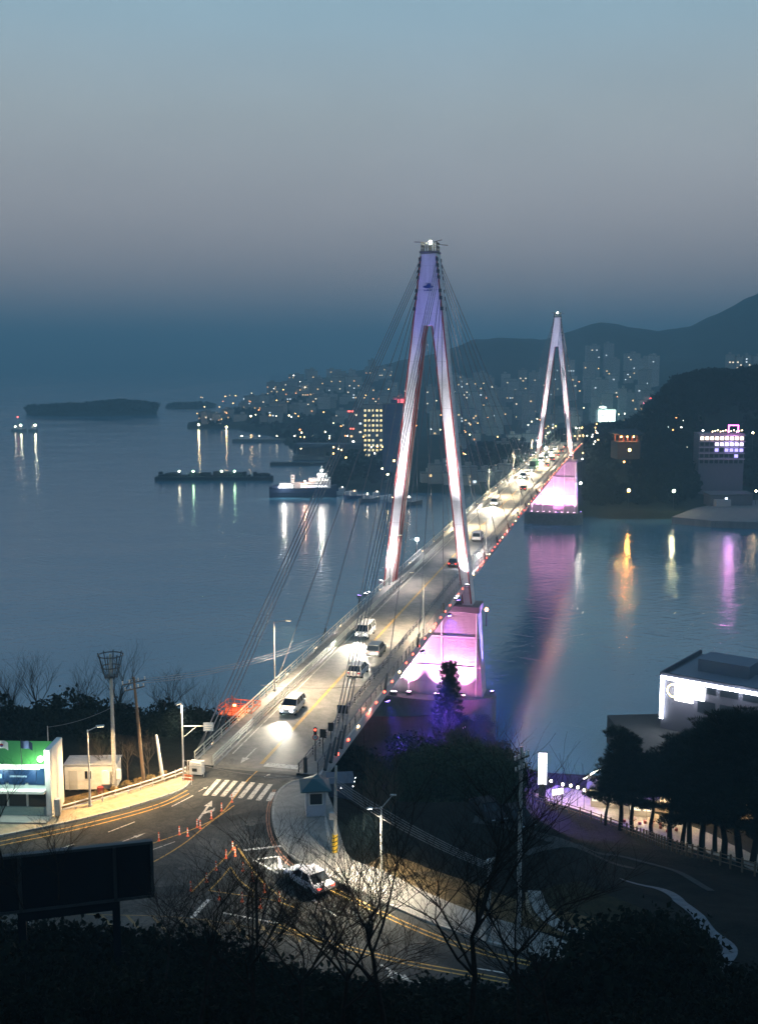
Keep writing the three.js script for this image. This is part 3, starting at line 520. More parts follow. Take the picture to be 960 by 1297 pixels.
line([[308, 1077], [368, 1070]], .34, M.roadWhite); line([[322, 1089], [353, 1084.5]], .22, M.roadWhite); line([[353, 1084.5], [355.5, 1099]], .22, M.roadWhite); line([[322, 1089], [352, 1106]], .2, M.roadWhite);
line([[300, 1070], [284, 1088], [262, 1110], [243, 1130]], .13, M.roadYellow); line([[302, 1074], [316, 1095], [336, 1120], [362, 1140]], .16, M.roadYellow);
line([[292, 1098], [305, 1116], [326, 1132]], .13, M.roadYellow); line([[292, 1098], [278, 1115], [265, 1128]], .13, M.roadYellow); line([[265, 1128], [300, 1133], [345, 1140], [380, 1152]], .12, M.roadYellow);
line([[396, 1140], [427, 1161]], .16, M.roadWhite); line([[282, 1156], [355, 1170]], .2, M.roadWhite); line([[243, 1163], [265, 1139]], .34, M.roadWhite); line([[28, 1176], [52, 1146]], .34, M.roadWhite);
line([[340, 1166], [400, 1187], [470, 1206], [520, 1218], [620, 1236], [720, 1256], [800, 1270]], .13, M.roadYellow); line([[340, 1170], [400, 1191], [470, 1210.5], [520, 1222.5], [620, 1241], [720, 1261], [800, 1275]], .13, M.roadYellow);
line([[388, 1108], [430, 1128], [500, 1162], [560, 1187], [620, 1206], [680, 1220], [722, 1230]], .13, M.roadYellow); line([[386, 1112], [430, 1133], [500, 1167], [560, 1192], [620, 1211], [680, 1225], [720, 1235]], .13, M.roadYellow);
line([[349, 1000], [341, 1030], [346, 1062], [365, 1090], [386, 1104]], .12, M.roadRed); line([[346.5, 1000], [338, 1030], [343, 1063], [362, 1092], [384, 1107]], .12, M.roadRed);
line([[515, 1242], [560, 1250]], .13, M.roadWhite); line([[600, 1226], [650, 1234]], .12, M.roadWhite); line([[660, 1237], [700, 1245]], .12, M.roadWhite);
for (let i = 0; i < 8; i++) { const x = 128 + i * 33; line([[x, 1158 + i * 1.4], [x + 22, 1182 + i * 1.6]], .2, M.roadFaded); }
line([[110, 1158], [240, 1163], [380, 1186]], .12, M.roadFaded);
{ // arrows and lane symbols
  function arrow(pts, at, toward, k) { const a = G(...at), b = G(...toward), d = b.clone().sub(a), l = d.length(), sh = new THREE.Shape(pts.map(([x, y]) => new THREE.Vector2(x * k, y * l))), g = new THREE.ShapeGeometry(sh); g.rotateX(-Math.PI / 2); g.rotateY(Math.atan2(-d.x, -d.z)); g.translate(a.x, Y1, a.z); structure('lane_arrow', g, M.roadWhite); }
  const straight = [[-.1, 0], [.1, 0], [.1, .6], [.4, .6], [0, 1], [-.4, .6], [-.1, .6]], both = [[-.1, 0], [.1, 0], [.1, .3], [.5, .45], [.42, .36], [.78, .5], [.6, .66], [.56, .57], [.1, .44], [.1, .7], [.35, .7], [0, 1], [-.35, .7], [-.1, .7]];
  arrow(both, [251, 1039], [269, 1014], 1.1); arrow(straight, [252, 1002.5], [264, 996], .5); arrow(both, [482, 1222], [520, 1243], .9); arrow(straight, [575, 1247], [612, 1254], .8); arrow(straight, [335, 984], [343, 980], .5);
  arrow(straight, [150, 1068], [185, 1055], .55);
}
// repair patches and iron covers in the carriageway
{
  const pm = matte({ specularIntensity: .3, map: grain([.028, .029, .030], .7, 12, 431, 256, .3), roughness: .85 }), pl = matte({ specularIntensity: .3, map: grain([.062, .062, .06], .7, 12, 433, 256, .3), roughness: .85 });
  [[300, 1035, 5, 1.1, .5, 0], [170, 1062, 4, 1.4, .95, 1], [330, 1052, 2.2, 3, .3, 0], [430, 1172, 6, .9, -.7, 1], [560, 1212, 4, 1.2, -.75, 0], [215, 1130, 3, 2, .2, 0], [380, 1160, 2.4, 1.2, -.6, 1], [110, 1075, 7, .6, .9, 0]].forEach(([x, y, w, d, r, k]) => { const p = G(x, y), g = new THREE.PlaneGeometry(w, d); g.rotateX(-Math.PI / 2); g.rotateY(r); g.translate(p.x, RH + .003, p.z); const q = g.attributes.position, uv = g.attributes.uv; for (let i = 0; i < q.count; i++) uv.setXY(i, q.getX(i), q.getZ(i)); structure('road_patch', g, k ? pl : pm); });
  [[318, 1044], [232, 1100], [405, 1150], [535, 1195], [150, 1080], [362, 1128]].forEach(([x, y]) => { const t = thing('manhole_cover', 'round iron manhole cover set in the asphalt of the junction', 'manhole cover', G(x, y).setY(RH + .001), 0, 'manhole covers in the junction'); mesh('lid', cyl(.33, .33, .012, 18), paint(.05, .05, .05, .6, .5), t); mesh('rim', new THREE.TorusGeometry(.36, .02, 5, 22).rotateX(Math.PI / 2).translate(0, .006, 0), M.darkSteel, t); });
}
// orange flexible delineator posts
{
  const spots = [[201.6, 1065], [227.5, 1057], [238, 1059], [250, 1048], [254, 1049.5], [268, 1037], [281, 1027], [294, 1016], [295, 1076], [286.5, 1087], [298, 1084], [274, 1102], [308, 1103], [262, 1117], [320, 1116], [335, 1130], [278, 1139], [307, 1142], [354, 1141], [330, 1150], [242, 1128]];
  const om = paint(.75, .12, .03, .5), refl = S({ color: C(.75, .74, .7), roughness: .3 });
  const first = thing('delineator_post', 'short orange lane delineator post with white bands on the junction', 'delineator', G(...spots[0]), 0, 'orange delineators around the junction islands');
  mesh('post', [cyl(.055, .045, .72, 8, 0, .04, 0)], om, first); mesh('foot', cyl(.14, .12, .05, 10), om, first); mesh('band', [cyl(.058, .056, .09, 8, 0, .5, 0), cyl(.06, .058, .09, 8, 0, .3, 0)], refl, first);
  for (const s of spots.slice(1)) { const c = copy(first); c.position.copy(G(...s)); }
}
vehicle('pearl white sedan with tail lights on turning past the pavement below the booth', 0, 'sedan', G(391, 1121).setY(RH + .02), Math.atan2(-3.5, -4.4), CP.pearl, { tail: 2, head: 1, beam: 900 });

// ---------- left of the junction ----------
const warm = C(1, .80, .50), coolW = C(.93, .97, 1);
streetLamp('slim grey lamp post on the dry grass verge in front of the white cabin', 0, G(115, 1023).setY(RH), .3, 7.3, 0.9, C(1, .62, .26), 780, 1.3);
streetLamp('grey lamp post with a tilted head beside the white switch cabinet at the bridge end', 0, G(233, 988).setY(RH), -2.2, 7.5, .25, C(1, .74, .42), 900, 1.3);
{ // sign arm on that post
  const p = G(233, 988), t = thing('direction_sign', 'small blue and white road sign on a long arm from the lamp post', 'sign', p.clone().setY(RH + 5.4), 0);
  mesh('arm', [bar(V(.1, 0, 0), V(3.0, 0, 0), .04), bar(V(.1, -1.1, 0), V(1.4, 0, 0), .03)], M.galv, t); mesh('sign_panel', rb(.95, .85, .05, .02, 2.5, -.05, .08), S({ color: C(.35, .42, .5), roughness: .5 }), t); mesh('sign_border', [bx(.7, .06, .02, 2.5, .12, .12), bx(.7, .06, .02, 2.5, -.1, .12), bx(.5, .06, .02, 2.45, -.28, .12)], M.white, t);
}
{ // mast with a wire crown
  const t = thing('camera_mast', 'tall tapered grey mast with a wide wire crown behind the white cabin', 'mast', G(146, 1003).setY(RH - .1)), H = 13.4;
  mesh('pole', cyl(.24, .13, H, 12), M.pole, t);
  const ring = []; for (const [y, r] of [[H - 2.1, .55], [H - .1, 1.15], [H - 1.2, .9]]) ring.push(new THREE.TorusGeometry(r, .05, 6, 24).rotateX(Math.PI / 2).translate(0, y, 0));
  mesh('crown_ring', ring, M.darkSteel, t);
  for (let i = 0; i < 8; i++) { const a = i / 8 * Math.PI * 2; mesh('crown_rib', bar(V(Math.cos(a) * .55, H - 2.3, Math.sin(a) * .55), V(Math.cos(a) * 1.18, H + .1, Math.sin(a) * 1.18), .045, 5), M.darkSteel, t); }
  mesh('crown_floor', cyl(.5, .6, .12, 16, 0, H - 2.2, 0), M.darkSteel, t);
  mesh('cabinet', [rb(.75, 1.3, .5, .04, -.75, 1.6, .1), rb(.4, .9, .4, .03, .45, 1.9, .1)], M.white, t); mesh('warning_band', cyl(.27, .27, .5, 12, 0, .02, 0), paint(.6, .42, .05), t);
  const ld = []; for (let i = 0; i < 16; i++) ld.push(bx(.3, .03, .05, 0, 1 + i * .38, .26)); mesh('ladder_rung', ld, M.galv, t);
}
function utilityPole(label, at, h, lean, arms, mat = M.pole) {
  const t = thing('utility_pole', label, 'utility pole', at); t.rotation.z = lean;
  mesh('pole', cyl(.19, .11, h, 10), mat, t);
  arms.forEach(([y, w, r]) => { mesh('crossarm', bx(w, .11, .11, 0, y, .12, r), M.darkSteel, t); for (const k of [-1, -.4, .4, 1]) mesh('insulator', cyl(.05, .07, .28, 8, k * w * .46 * Math.cos(r), y + .06, .12 - k * w * .46 * Math.sin(r)), M.white, t); });
  return t;
}
utilityPole('leaning weathered utility pole with double crossarms beside the lit bare tree', G(183, 992).setY(RH - .1), 10.6, .065, [[10.1, 2.4, .6], [9.5, 2.0, .6]], M.wood);
utilityPole('thin leaning white pole with a small camera box on the verge guardrail', G(207, 987).setY(RH - .1), 4.6, .12, [], M.white);
{ const t = thing('wire_post', 'bare thin post with a wire running to the mast behind the green-roofed building', 'post', G(64, 1000).setY(RH - .2)); mesh('pole', cyl(.06, .045, 6.4, 8), M.galv, t); }
{ // guardrail on the verge
  const t = thing('guardrail', 'pale double-beam guardrail running along the dry grass verge to the bridge', 'guardrail', [0, 0, 0]), c = smooth([[78, 1032], [120, 1020], [170, 1005], [215, 990], [236, 982]].map(p => G(...p)), 30);
  for (const y of [.46, .80]) mesh('beam', new THREE.TubeGeometry(new THREE.CatmullRomCurve3(c.map(p => p.clone().setY(RH + y))), 40, .075, 6), M.white, t);
  const cc = new THREE.CatmullRomCurve3(c); for (let i = 0; i <= 10; i++) { const p = cc.getPointAt(i / 10); mesh('post', cyl(.06, .06, .95, 8, p.x, RH, p.z), M.galv, t); }
}
{ // white site cabin
  const a = G(83, 1001), t = thing('site_cabin', 'low white prefabricated cabin with one small window behind the verge', 'cabin', a.clone().setY(RH - .05), .03);
  const W = 4.8, H = 2.35, D = 2.4; mesh('wall', rb(W, H, D, .04, W / 2, H / 2 + .1, -D / 2), M.white, t); mesh('roof', rb(W + .2, .12, D + .2, .03, W / 2, H + .16, -D / 2), M.galv, t);
  const w = mesh('window', bx(.62, .75, .05, 2.2, 1.55, .02), M.glass, t); mesh('frame', [bx(.74, .06, .05, 2.2, 1.96, .04), bx(.74, .06, .05, 2.2, 1.14, .04), bx(.05, .8, .05, 1.87, 1.55, .04), bx(.05, .8, .05, 2.53, 1.55, .04), bx(.05, .8, .05, 2.2, 1.55, .05)], M.white, w);
  mesh('door', bx(.8, 1.9, .05, .8, 1.05, .02), S({ color: C(.5, .5, .48), roughness: .6 }), t); mesh('air_conditioner', rb(.7, .5, .35, .04, 4.2, 1.75, .2), M.galv, t); for (let i = 0; i < 6; i++) mesh('skid', bx(.12, .14, D, .4 + i * .8, .03, -D / 2), M.darkSteel, t);
  const b = thing('oil_drum', 'dark red drum standing in front of the white cabin', 'drum', G(128, 1008).setY(RH)); mesh('body', cyl(.32, .32, .86, 16), paint(.2, .02, .02, .5), b); mesh('rim', [new THREE.TorusGeometry(.325, .025, 6, 20).rotateX(Math.PI / 2).translate(0, .28, 0), new THREE.TorusGeometry(.325, .025, 6, 20).rotateX(Math.PI / 2).translate(0, .58, 0)], M.darkSteel, b);
}
{ // white switch cabinet by the bridge railing
  const t = thing('switch_cabinet', 'white railed switch cabinet at the bridge end beside the lamp post', 'cabinet', G(250, 981).setY(RH + .1), -.2);
  mesh('body', rb(1.3, 1.25, .8, .05, 0, .65, 0), M.white, t); mesh('vent', bx(.5, .32, .03, -.1, .5, .42), M.black, t); mesh('railing', [bx(1.7, .06, .06, .1, 1.5, .6), bx(.06, 1.5, .06, -.72, .75, .6), bx(.06, 1.5, .06, .92, .75, .6), bx(1.7, .06, .06, .1, .95, .6)], M.galv, t);
  const w = thing('wooden_barricade', 'low orange and white barricade on the verge by the lamp post', 'barricade', G(239, 994).setY(RH + .14), -.3); mesh('board', [bx(1.0, .2, .04, 0, .75, 0), bx(1.0, .18, .04, 0, .42, 0)], paint(.55, .15, .05), w); for (const k of [-1, 1]) mesh('leg', bar(V(k * .42, 0, .2), V(k * .42, .9, 0), .03), M.white, w);
}
{ // green-roofed two-storey post with flags
  const base = G(68, 1036), t = thing('green_roofed_building', 'two-storey glazed building with a bright green sloping roof band beside the road', 'building', base.clone().setY(RH), -.04);
  const W = 7.2, H = 6.0, D = 6; const gm = S({ color: C(.10, .42, .10), roughness: .5 }), pale = S({ map: grain([.42, .50, .50], .3, 6, 71, 256, .3), roughness: .6 });
  mesh('wall', [bx(W, 4.8, 2.4, -W / 2 - .55, 2.4, -1.22)], pale, t);
  mesh('end_wall', rb(.5, H + .3, 3.4, .03, -.27, (H + .3) / 2, -1.5), M.white, t);
  mesh('roof_band', bx(W, .14, 2.9, -W / 2 - .56, 5.55, -1.05, 0, .42), gm, t);
  mesh('eave', [bx(W, .3, .5, -W / 2 - .5, 4.85, .05)], M.white, t); mesh('floor_band', bx(W, .22, .9, -W / 2 - .5, 2.55, .25), M.white, t);
  for (let i = 0; i < 4; i++) { const x = -1.35 - i * 1.75; mesh('window', bx(1.45, 1.5, .06, x, 3.8, .03), S({ color: C(.02, .05, .12), roughness: .1 }), t); const w = mesh('window', bx(1.5, 1.35, .06, x, 1.75, .03), M.glass, t); mesh('mullion', bx(.07, 1.45, .1, x + .85, 1.75, .05), M.white, w); }
  mesh('counter', bx(W - .6, .9, .12, -W / 2 - .5, .6, .1), S({ map: grain([.30, .40, .36], .3, 6, 72, 256, .3), roughness: .5 }), t);
  mesh('board', bx(4.6, 1.15, .05, -3.6, 3.85, .11), S({ color: C(.012, .035, .10), roughness: .4 }), t); mesh('board_lettering', [bx(.45, .4, .03, -4.6, 3.85, .15), bx(1.5, .16, .03, -2.9, 3.85, .15)], paint(.2, .28, .4), t);
  mesh('step', bx(W + .6, .28, 1.6, -W / 2 - .3, .14, .9), M.concrete, t); mesh('roof_lamp', new THREE.SphereGeometry(.28, 12, 8).translate(-.85, 5.5, .25), lampMat(1, 1, .9, 5), t);
  const strip1 = mesh('ceiling_light', bx(W - .8, .08, .12, -W / 2 - .5, 4.62, .35), lampMat(.80, 1, .86, 2.5), t);
  for (const x of [-1.5, -4.5]) { const p = new THREE.PointLight(C(.78, 1, .82), 20); p.position.copy(V(x, 4.4, 1.1).applyAxisAngle(V(0, 1, 0), -.04).add(t.position)); p.castShadow = true; p.shadow.radius = 8; scene.add(p); }
  const pl = new THREE.PointLight(C(.85, 1, .85), 30); pl.position.copy(V(-.85, 6.1, .9).add(t.position)); pl.castShadow = true; scene.add(pl);
  for (const [x, nm, c] of [[-4.55, 'white flag with a red and blue disc on a short pole before the green roof', 0], [-2.4, 'dark flag on a short pole above the green roof', 1]]) {
    const f = thing('flag', nm, 'flag', V(x, 4.5, .6).applyAxisAngle(V(0, 1, 0), -.04).add(t.position), -.04);
    mesh('pole', cyl(.03, .025, 2.9, 6), M.darkSteel, f);
    const g = new THREE.PlaneGeometry(1.05, .7, 12, 4); const p = g.attributes.position; for (let i = 0; i < p.count; i++) { const u = p.getX(i) + .525; p.setZ(i, .1 * Math.sin(u * 7)); p.setY(i, p.getY(i) - .18 * u * u); } g.translate(.55, 2.45, 0); g.computeVertexNormals();
    mesh('cloth', g, c ? S({ color: C(.03, .05, .12), side: 2, roughness: .9 }) : S({ color: C(.75, .75, .74), side: 2, roughness: .9 }), f);
    if (!c) { mesh('emblem', new THREE.CircleGeometry(.15, 20, 0, Math.PI).translate(.5, 2.38, .11), paint(.5, .03, .03), f); mesh('emblem', new THREE.CircleGeometry(.15, 20, Math.PI, Math.PI).translate(.5, 2.38, .11), paint(.02, .04, .3), f); }
  }
  const k = thing('equipment_box', 'small grey box on legs beside the white end wall', 'box', G(73, 1037).setY(RH)); mesh('body', rb(.5, 1.5, .5, .03, .1, 1.1, 0), M.galv, k); mesh('leg', bx(.1, .4, .1, .1, .2, 0), M.galv, k);
}
{ // orange inspection gantry hanging at the deck edge
  const p = BR(-9.2, 0, -72), t = thing('inspection_gantry', 'orange-lit lattice work platform standing beside the bridge railing', 'gantry', [p.x, 22.2, p.z], -BA), om = paint(.62, .12, .03, .55), g = [];
  const W = 2.6, D = 2.2, H = 7.4; for (const x of [0, W]) for (const z of [0, D]) g.push([V(x, 0, z), V(x, H, z)]);
  mesh('mast', g.map(([a, b]) => bar(a, b, .06, 5)), om, t);
  for (let i = 0; i < 5; i++) { const y = i * 1.4, b = []; for (const z of [0, D]) b.push(bar(V(0, y, z), V(W, y + 1.4, z), .04, 4), bar(V(0, y + 1.4, z), V(W, y + 1.4, z), .04, 4)); b.push(bar(V(0, y, 0), V(0, y + 1.4, D), .04, 4), bar(V(W, y, 0), V(W, y + 1.4, D), .04, 4)); mesh('brace', b, om, t); }
  mesh('platform', bx(W + 1.4, .12, D + .8, W / 2, H - 1.5, D / 2), om, t);
  const r = []; for (const y of [H - 1, H - .5]) r.push(bx(W + 1.4, .06, .06, W / 2, y, -.4), bx(W + 1.4, .06, .06, W / 2, y, D + .4), bx(.06, .06, D + .8, -.7, y, D / 2), bx(.06, .06, D + .8, W + .7, y, D / 2)); for (let i = 0; i < 6; i++) for (const z of [-.4, D + .4]) r.push(bx(.05, 1, .05, -.7 + i * .8, H - 1, z)); mesh('platform_rail', r, om, t);
  mesh('work_lamp', rb(.3, .2, .2, .04, W / 2, H - .2, D + .5), lampMat(1, .4, .12, 14), t);
  const l = new THREE.PointLight(C(1, .42, .15), 36); l.position.set(p.x + 1.3, 22.2 + H + .4, p.z + 2.9); l.castShadow = true; scene.add(l);
}
// ---------- right of the bridge end ----------
{ // booth
  const p = G(388, 1037), t = thing('guard_booth', 'small white booth with a dark teal hipped roof on the corner pavement', 'booth', p.clone().setY(RH + .14), .12), W = 1.75, D = 2.2, H = 2.5;
  mesh('wall', rb(W, H, D, .03, W / 2, H / 2, -D / 2), S({ map: grain([.46, .46, .50], .25, 6, 73, 256, .4), roughness: .6 }), t);
  const w = mesh('window', bx(1.1, 1.0, .05, W / 2, 1.65, .03), M.glass, t); mesh('frame', [bx(1.24, .08, .07, W / 2, 2.18, .04), bx(1.24, .08, .07, W / 2, 1.12, .04), bx(.08, 1.1, .07, W / 2 - .58, 1.65, .04), bx(.08, 1.1, .07, W / 2 + .58, 1.65, .04)], M.white, w);
  mesh('window', bx(.05, 1.0, 1.3, W + .02, 1.65, -D / 2), S({ color: C(.06, .09, .12), roughness: .15 }), t); mesh('base_panel', bx(W - .1, .95, .04, W / 2, .55, .03), S({ color: C(.42, .44, .52), roughness: .6 }), t);
  const r = [], e = .45, y = H, a = [-e, y, e], b = [W + e, y, e], c = [W + e, y, -D - e], d = [-e, y, -D - e], q = [W / 2 - .25, y + .85, -D / 2 + .5], z = [W / 2 + .25, y + .85, -D / 2 - .5];
  const f = (...v) => v.forEach(s => r.push(...s)); f(a, b, q); f(b, c, z); f(b, z, q); f(c, d, z); f(d, a, q); f(d, q, z); f(a, c, b); f(a, d, c);
  mesh('roof', tri(r), S({ color: C(.018, .075, .095), roughness: .6 }), t); mesh('eave', [bx(W + .9, .12, .06, W / 2, y - .02, e), bx(.06, .12, D + .9, W + e, y - .02, -D / 2), bx(.06, .12, D + .9, -e, y - .02, -D / 2)], S({ color: C(.03, .09, .11), roughness: .6 }), t);
  const b2 = thing('storage_shed', 'low dark blue shed behind the utility pole next to the booth', 'shed', onH(424, 1012, 27).setY(26.4), .1); mesh('wall', rb(2.2, 2.2, 2.2, .05, .6, 1.1, -1), S({ color: C(.05, .07, .11), roughness: .7 }), b2); mesh('roof', bx(2.6, .12, 2.6, .6, 2.26, -1, 0, .06), S({ color: C(.06, .08, .12), roughness: .7 }), b2);
}
{ // signal and speed sign at the bridge mouth
  const p = BR(5.2, 28.2, -86.5), t = thing('traffic_signal', 'slim pole with a red signal lamp above a round red-rimmed sign at the bridge mouth', 'traffic signal', p, 0);
  mesh('pole', cyl(.06, .05, 3.6, 8), M.darkSteel, t); mesh('signal_head', rb(.3, .75, .26, .04, 0, 3.2, .05), M.black, t); mesh('signal_lamp', cyl(.1, .1, .03, 14).rotateX(Math.PI / 2).translate(0, 3.35, .2), lampMat(1, .06, .03, 9), t);
  const s = mesh('round_sign', cyl(.3, .3, .03, 20).rotateX(Math.PI / 2).translate(0, 2.55, .09), S({ color: C(.65, .05, .04), roughness: .5 }), t); mesh('sign_face', cyl(.21, .21, .03, 20).rotateX(Math.PI / 2).translate(0, 2.55, .105), M.white, s); mesh('sign_figure', [bx(.06, .2, .02, -.07, 2.55, .135), bx(.1, .05, .02, .06, 2.62, .135), bx(.1, .05, .02, .06, 2.48, .135), bx(.04, .2, .02, .12, 2.55, .135)], M.black, s);
  for (const [w, s0, h, l] of [[5.5, -84.8, 2.6, 'dark sign panel on a post behind the red signal at the bridge mouth'], [5.6, -82.2, 2.4, 'dark panel on a post beside the right bridge sidewalk'], [5.7, -78, 2.9, 'wide dark panel facing away on the right bridge sidewalk']]) { const b = thing('sign_post', l, 'sign', BR(w, deckY(s0) + .2, s0), -BA); mesh('pole', cyl(.05, .05, h, 8), M.darkSteel, b); mesh('sign_panel', rb(s0 > -80 ? 1.2 : .6, .9, .06, .02, 0, h - .3, .07), M.black, b); }
  const b = thing('bollard', 'thick dark bollard at the right corner of the bridge mouth', 'bollard', BR(5.1, 28.1, -89.6)); mesh('post', cyl(.2, .2, 1.5, 12), M.darkSteel, b); mesh('cap', new THREE.SphereGeometry(.2, 12, 6, 0, Math.PI * 2, 0, Math.PI / 2).translate(0, 1.5, 0), M.darkSteel, b);
}
{
  const p = G(424, 1083), t = utilityPole('concrete utility pole with a yellow and black striped guard beside the booth', p.clone().setY(RH), 7.6, -.02, []);
  const g = mesh('striped_guard', cyl(.24, .24, 1.5, 14, 0, .3, 0), paint(.65, .42, .02, .5), t); for (let i = 0; i < 4; i++) mesh('stripe', new THREE.TorusGeometry(.235, .045, 5, 16).rotateX(Math.PI / 2).rotateZ(.4).translate(0, .5 + i * .36, 0), M.black, g);
  mesh('junction_box', rb(.4, .6, .3, .03, -.3, 3.4, .1), M.galv, t);
  const f = thing('safety_fence', 'short galvanised railing on the pavement edge beside the striped utility pole', 'fence', [0, 0, 0]); const c = [[412, 1048], [415, 1062], [418, 1078]].map(q => G(...q)); for (const y of [.4, .75, 1.1]) mesh('rail', [bar(c[0].clone().setY(RH + .14 + y), c[2].clone().setY(RH + .14 + y), .03)], M.galv, f); for (let i = 0; i < 8; i++) { const q = c[0].clone().lerp(c[2], i / 7); mesh('post', cyl(.03, .03, 1.15, 6, q.x, RH + .14, q.z), M.galv, f); }
}
{ // double-arm lamp over the bright pavement
  const p = G(483, 1117).setY(RH), t = thing('twin_street_lamp', 'pale lamp post with two short arms behind the curved pavement', 'street lamp', p), h = 6.1;
  mesh('pole', [cyl(.10, .06, h, 10), cyl(.16, .16, .5, 10)], M.white, t);
  for (const k of [-1, 1]) { mesh('arm', bar(V(0, h - .1, 0), V(k * .8, h + (k > 0 ? .75 : .02), -k * .3), .04), M.galv, t); const hd = mesh('lamp_head', rb(.5, .1, .22, .04, k * .9, h + (k > 0 ? .82 : .04), -k * .33), M.galv, t); }
  mesh('lamp_panel', bx(.36, .02, .16, -.9, h - .02, .33), lampMat(1, .97, .88, 14), t);
  const s = new THREE.SpotLight(C(1, .86, .62), 950, 0, 1.3, .8); s.position.copy(p).add(V(-.9, h - .1, .35)); s.target.position.copy(p).add(V(-2.2, 0, 1.6)); s.castShadow = true; s.shadow.radius = 6; scene.add(s, s.target);
}
utilityPole('thin grey pole rising from the pavement beside the dry slope', G(618, 1193).setY(RH), 6.1, 0, [[5.8, .9, .7]], M.galv);
utilityPole('tall dark utility pole beside the curved park path', onH(656, 1188, 27.8).setY(27.2), 14.6, 0, [[13.8, 1.6, .8], [13.0, 1.4, .8]], M.pole);
{ // overhead wires
  const t = (a, b, s, l, r = .022) => { const m = mesh('overhead_wire', wire(a, b, s, r), M.cable, scene); tag(m, l, 'wire', 'overhead wires around the junction'); };
  const A = G(183, 992).setY(RH + 10).add(V(-.7, 0, 0)), Bq = V(-6, 31, -150), U1 = G(424, 1083).setY(RH + 6.6), U2 = onH(656, 1188, 27.8).setY(40.6), U3 = G(618, 1193).setY(RH + 5.75), Ms = G(146, 1003).setY(RH + 8.2);
  for (const k of [-1, 0, 1]) t(A.clone().add(V(k * .8, 0, k * .5)), Bq.clone().add(V(k * .8, 0, 0)), 1.2, 'thin overhead wire from the leaning wooden utility pole over the shore trees');
  for (const k of [0, .5, 1, 1.5, 2]) t(U1.clone().add(V(0, -k * .42, 0)), U3.clone().add(V(0, -k * .22, 0)), .35 + k * .08, 'pale overhead wire sagging over the park slope from the striped pole', .03);
  t(G(64, 1000).setY(RH + 6.1), Ms, .3, 'thin wire between the bare post and the crowned mast');
  t(G(233, 988).setY(RH + 2), U1, .6, 'thin wire across the bridge mouth to the striped pole');
  t(BR(-6.4, 30.5, -70), BR(6.4, 30.2, -66), .35, 'thin wire slung across the bridge deck');
}
// ---------- the park below the road, the waterside lane ----------
function onG(px, py) { const r = look(px, py), k = 1 / -r.z; let d = 30; for (; d < 260; d += .4) { const p = EYE.clone().addScaledVector(r, d * k); if (p.y <= groundH(p.x, p.z)) return p.setY(groundH(p.x, p.z)); } return EYE.clone().addScaledVector(r, 170 * k); }
function drape(pts, w, lift, n) {          // a path laid over the ground, following its slope
  const c = smooth(pts.map(p => onG(...p)), n || pts.length * 10), pos = [], uv = [], K = 4; let Ln = 0;
  const row = c.map((p, i) => { const a = c[Math.max(0, i - 1)], b = c[Math.min(c.length - 1, i + 1)], d = b.clone().sub(a).setY(0).normalize(), s = V(-d.z, 0, d.x), ww = Array.isArray(w) ? lerp(w[0], w[1], i / (c.length - 1)) : w; if (i) Ln += p.distanceTo(c[i - 1]); return { L: Ln, q: Array.from({ length: K + 1 }, (_, k) => { const o = (k / K - .5) * ww, x = p.x + s.x * o, z = p.z + s.z * o; return { p: V(x, groundH(x, z) + lift, z), o }; }) }; });
  for (let i = 0; i < row.length - 1; i++) for (let k = 0; k < K; k++) { const f = [[row[i], k], [row[i + 1], k], [row[i + 1], k + 1], [row[i], k + 1]].map(([r, m]) => ({ p: r.q[m].p, u: [r.q[m].o, r.L] })); for (const j of [0, 2, 1, 0, 3, 2]) { pos.push(f[j].p.x, f[j].p.y, f[j].p.z); uv.push(...f[j].u); } }
  return tri(pos, uv);
}
M.pathDark = matte({ map: grain([.06, .06, .06], .6, 9, 87, 256, .2), roughness: 1 });
structure('garden_path', drape([[676, 1133], [683, 1152], [700, 1172], [730, 1188], [778, 1197]], [1.1, 1.6], .30), M.pave);
structure('garden_path', drape([[786, 1115], [828, 1126], [868, 1150], [898, 1182], [924, 1205], [905, 1232]], 1.0, .10), S({ map: grain([.11, .125, .15], .6, 9, 81, 256, .3), roughness: .9 }));
structure('garden_path', drape([[600, 1040], [680, 1060], [740, 1078], [800, 1100]], 1.6, .08), M.pathDark);
structure('garden_path', drape([[664, 1083], [720, 1072], [780, 1085], [840, 1100], [900, 1130]], .7, .09), M.pathDark);
structure('dry_slope', drape([[470, 1096], [560, 1128], [640, 1158], [745, 1185]], 4.2, .22), M.dryGrass);
structure('park_lawn', drape([[700, 1128], [740, 1150], [790, 1172]], 6.5, .2), M.lawn);
{ const t = thing('path_edging', 'curved pale stone edging along the bend of the park path', 'edging', [0, 0, 0]); const c = smooth([[667, 1138], [668, 1152], [680, 1170], [690, 1176]].map(p => onG(...p)), 14); for (let i = 0; i < 13; i++) { const a = c[i], m = mesh('edge_stone', rb(.24, .3, .4, .05), S({ color: C(.33, .25, .17), roughness: .9 }), t); m.position.copy(a).add(V(0, .1, 0)); m.rotation.y = i * .37; } }
M.dullBlack = matte({ color: C(.02, .02, .025), roughness: .6 });
vehicle('dark car parked at the edge of the park lane', 0, 'sedan', onG(618, 1034), .35, M.dullBlack, {}); vehicle('second dark parked car at the park lane, nearer the garden path', 0, 'sedan', onG(654, 1042), .35, M.dullBlack, {});
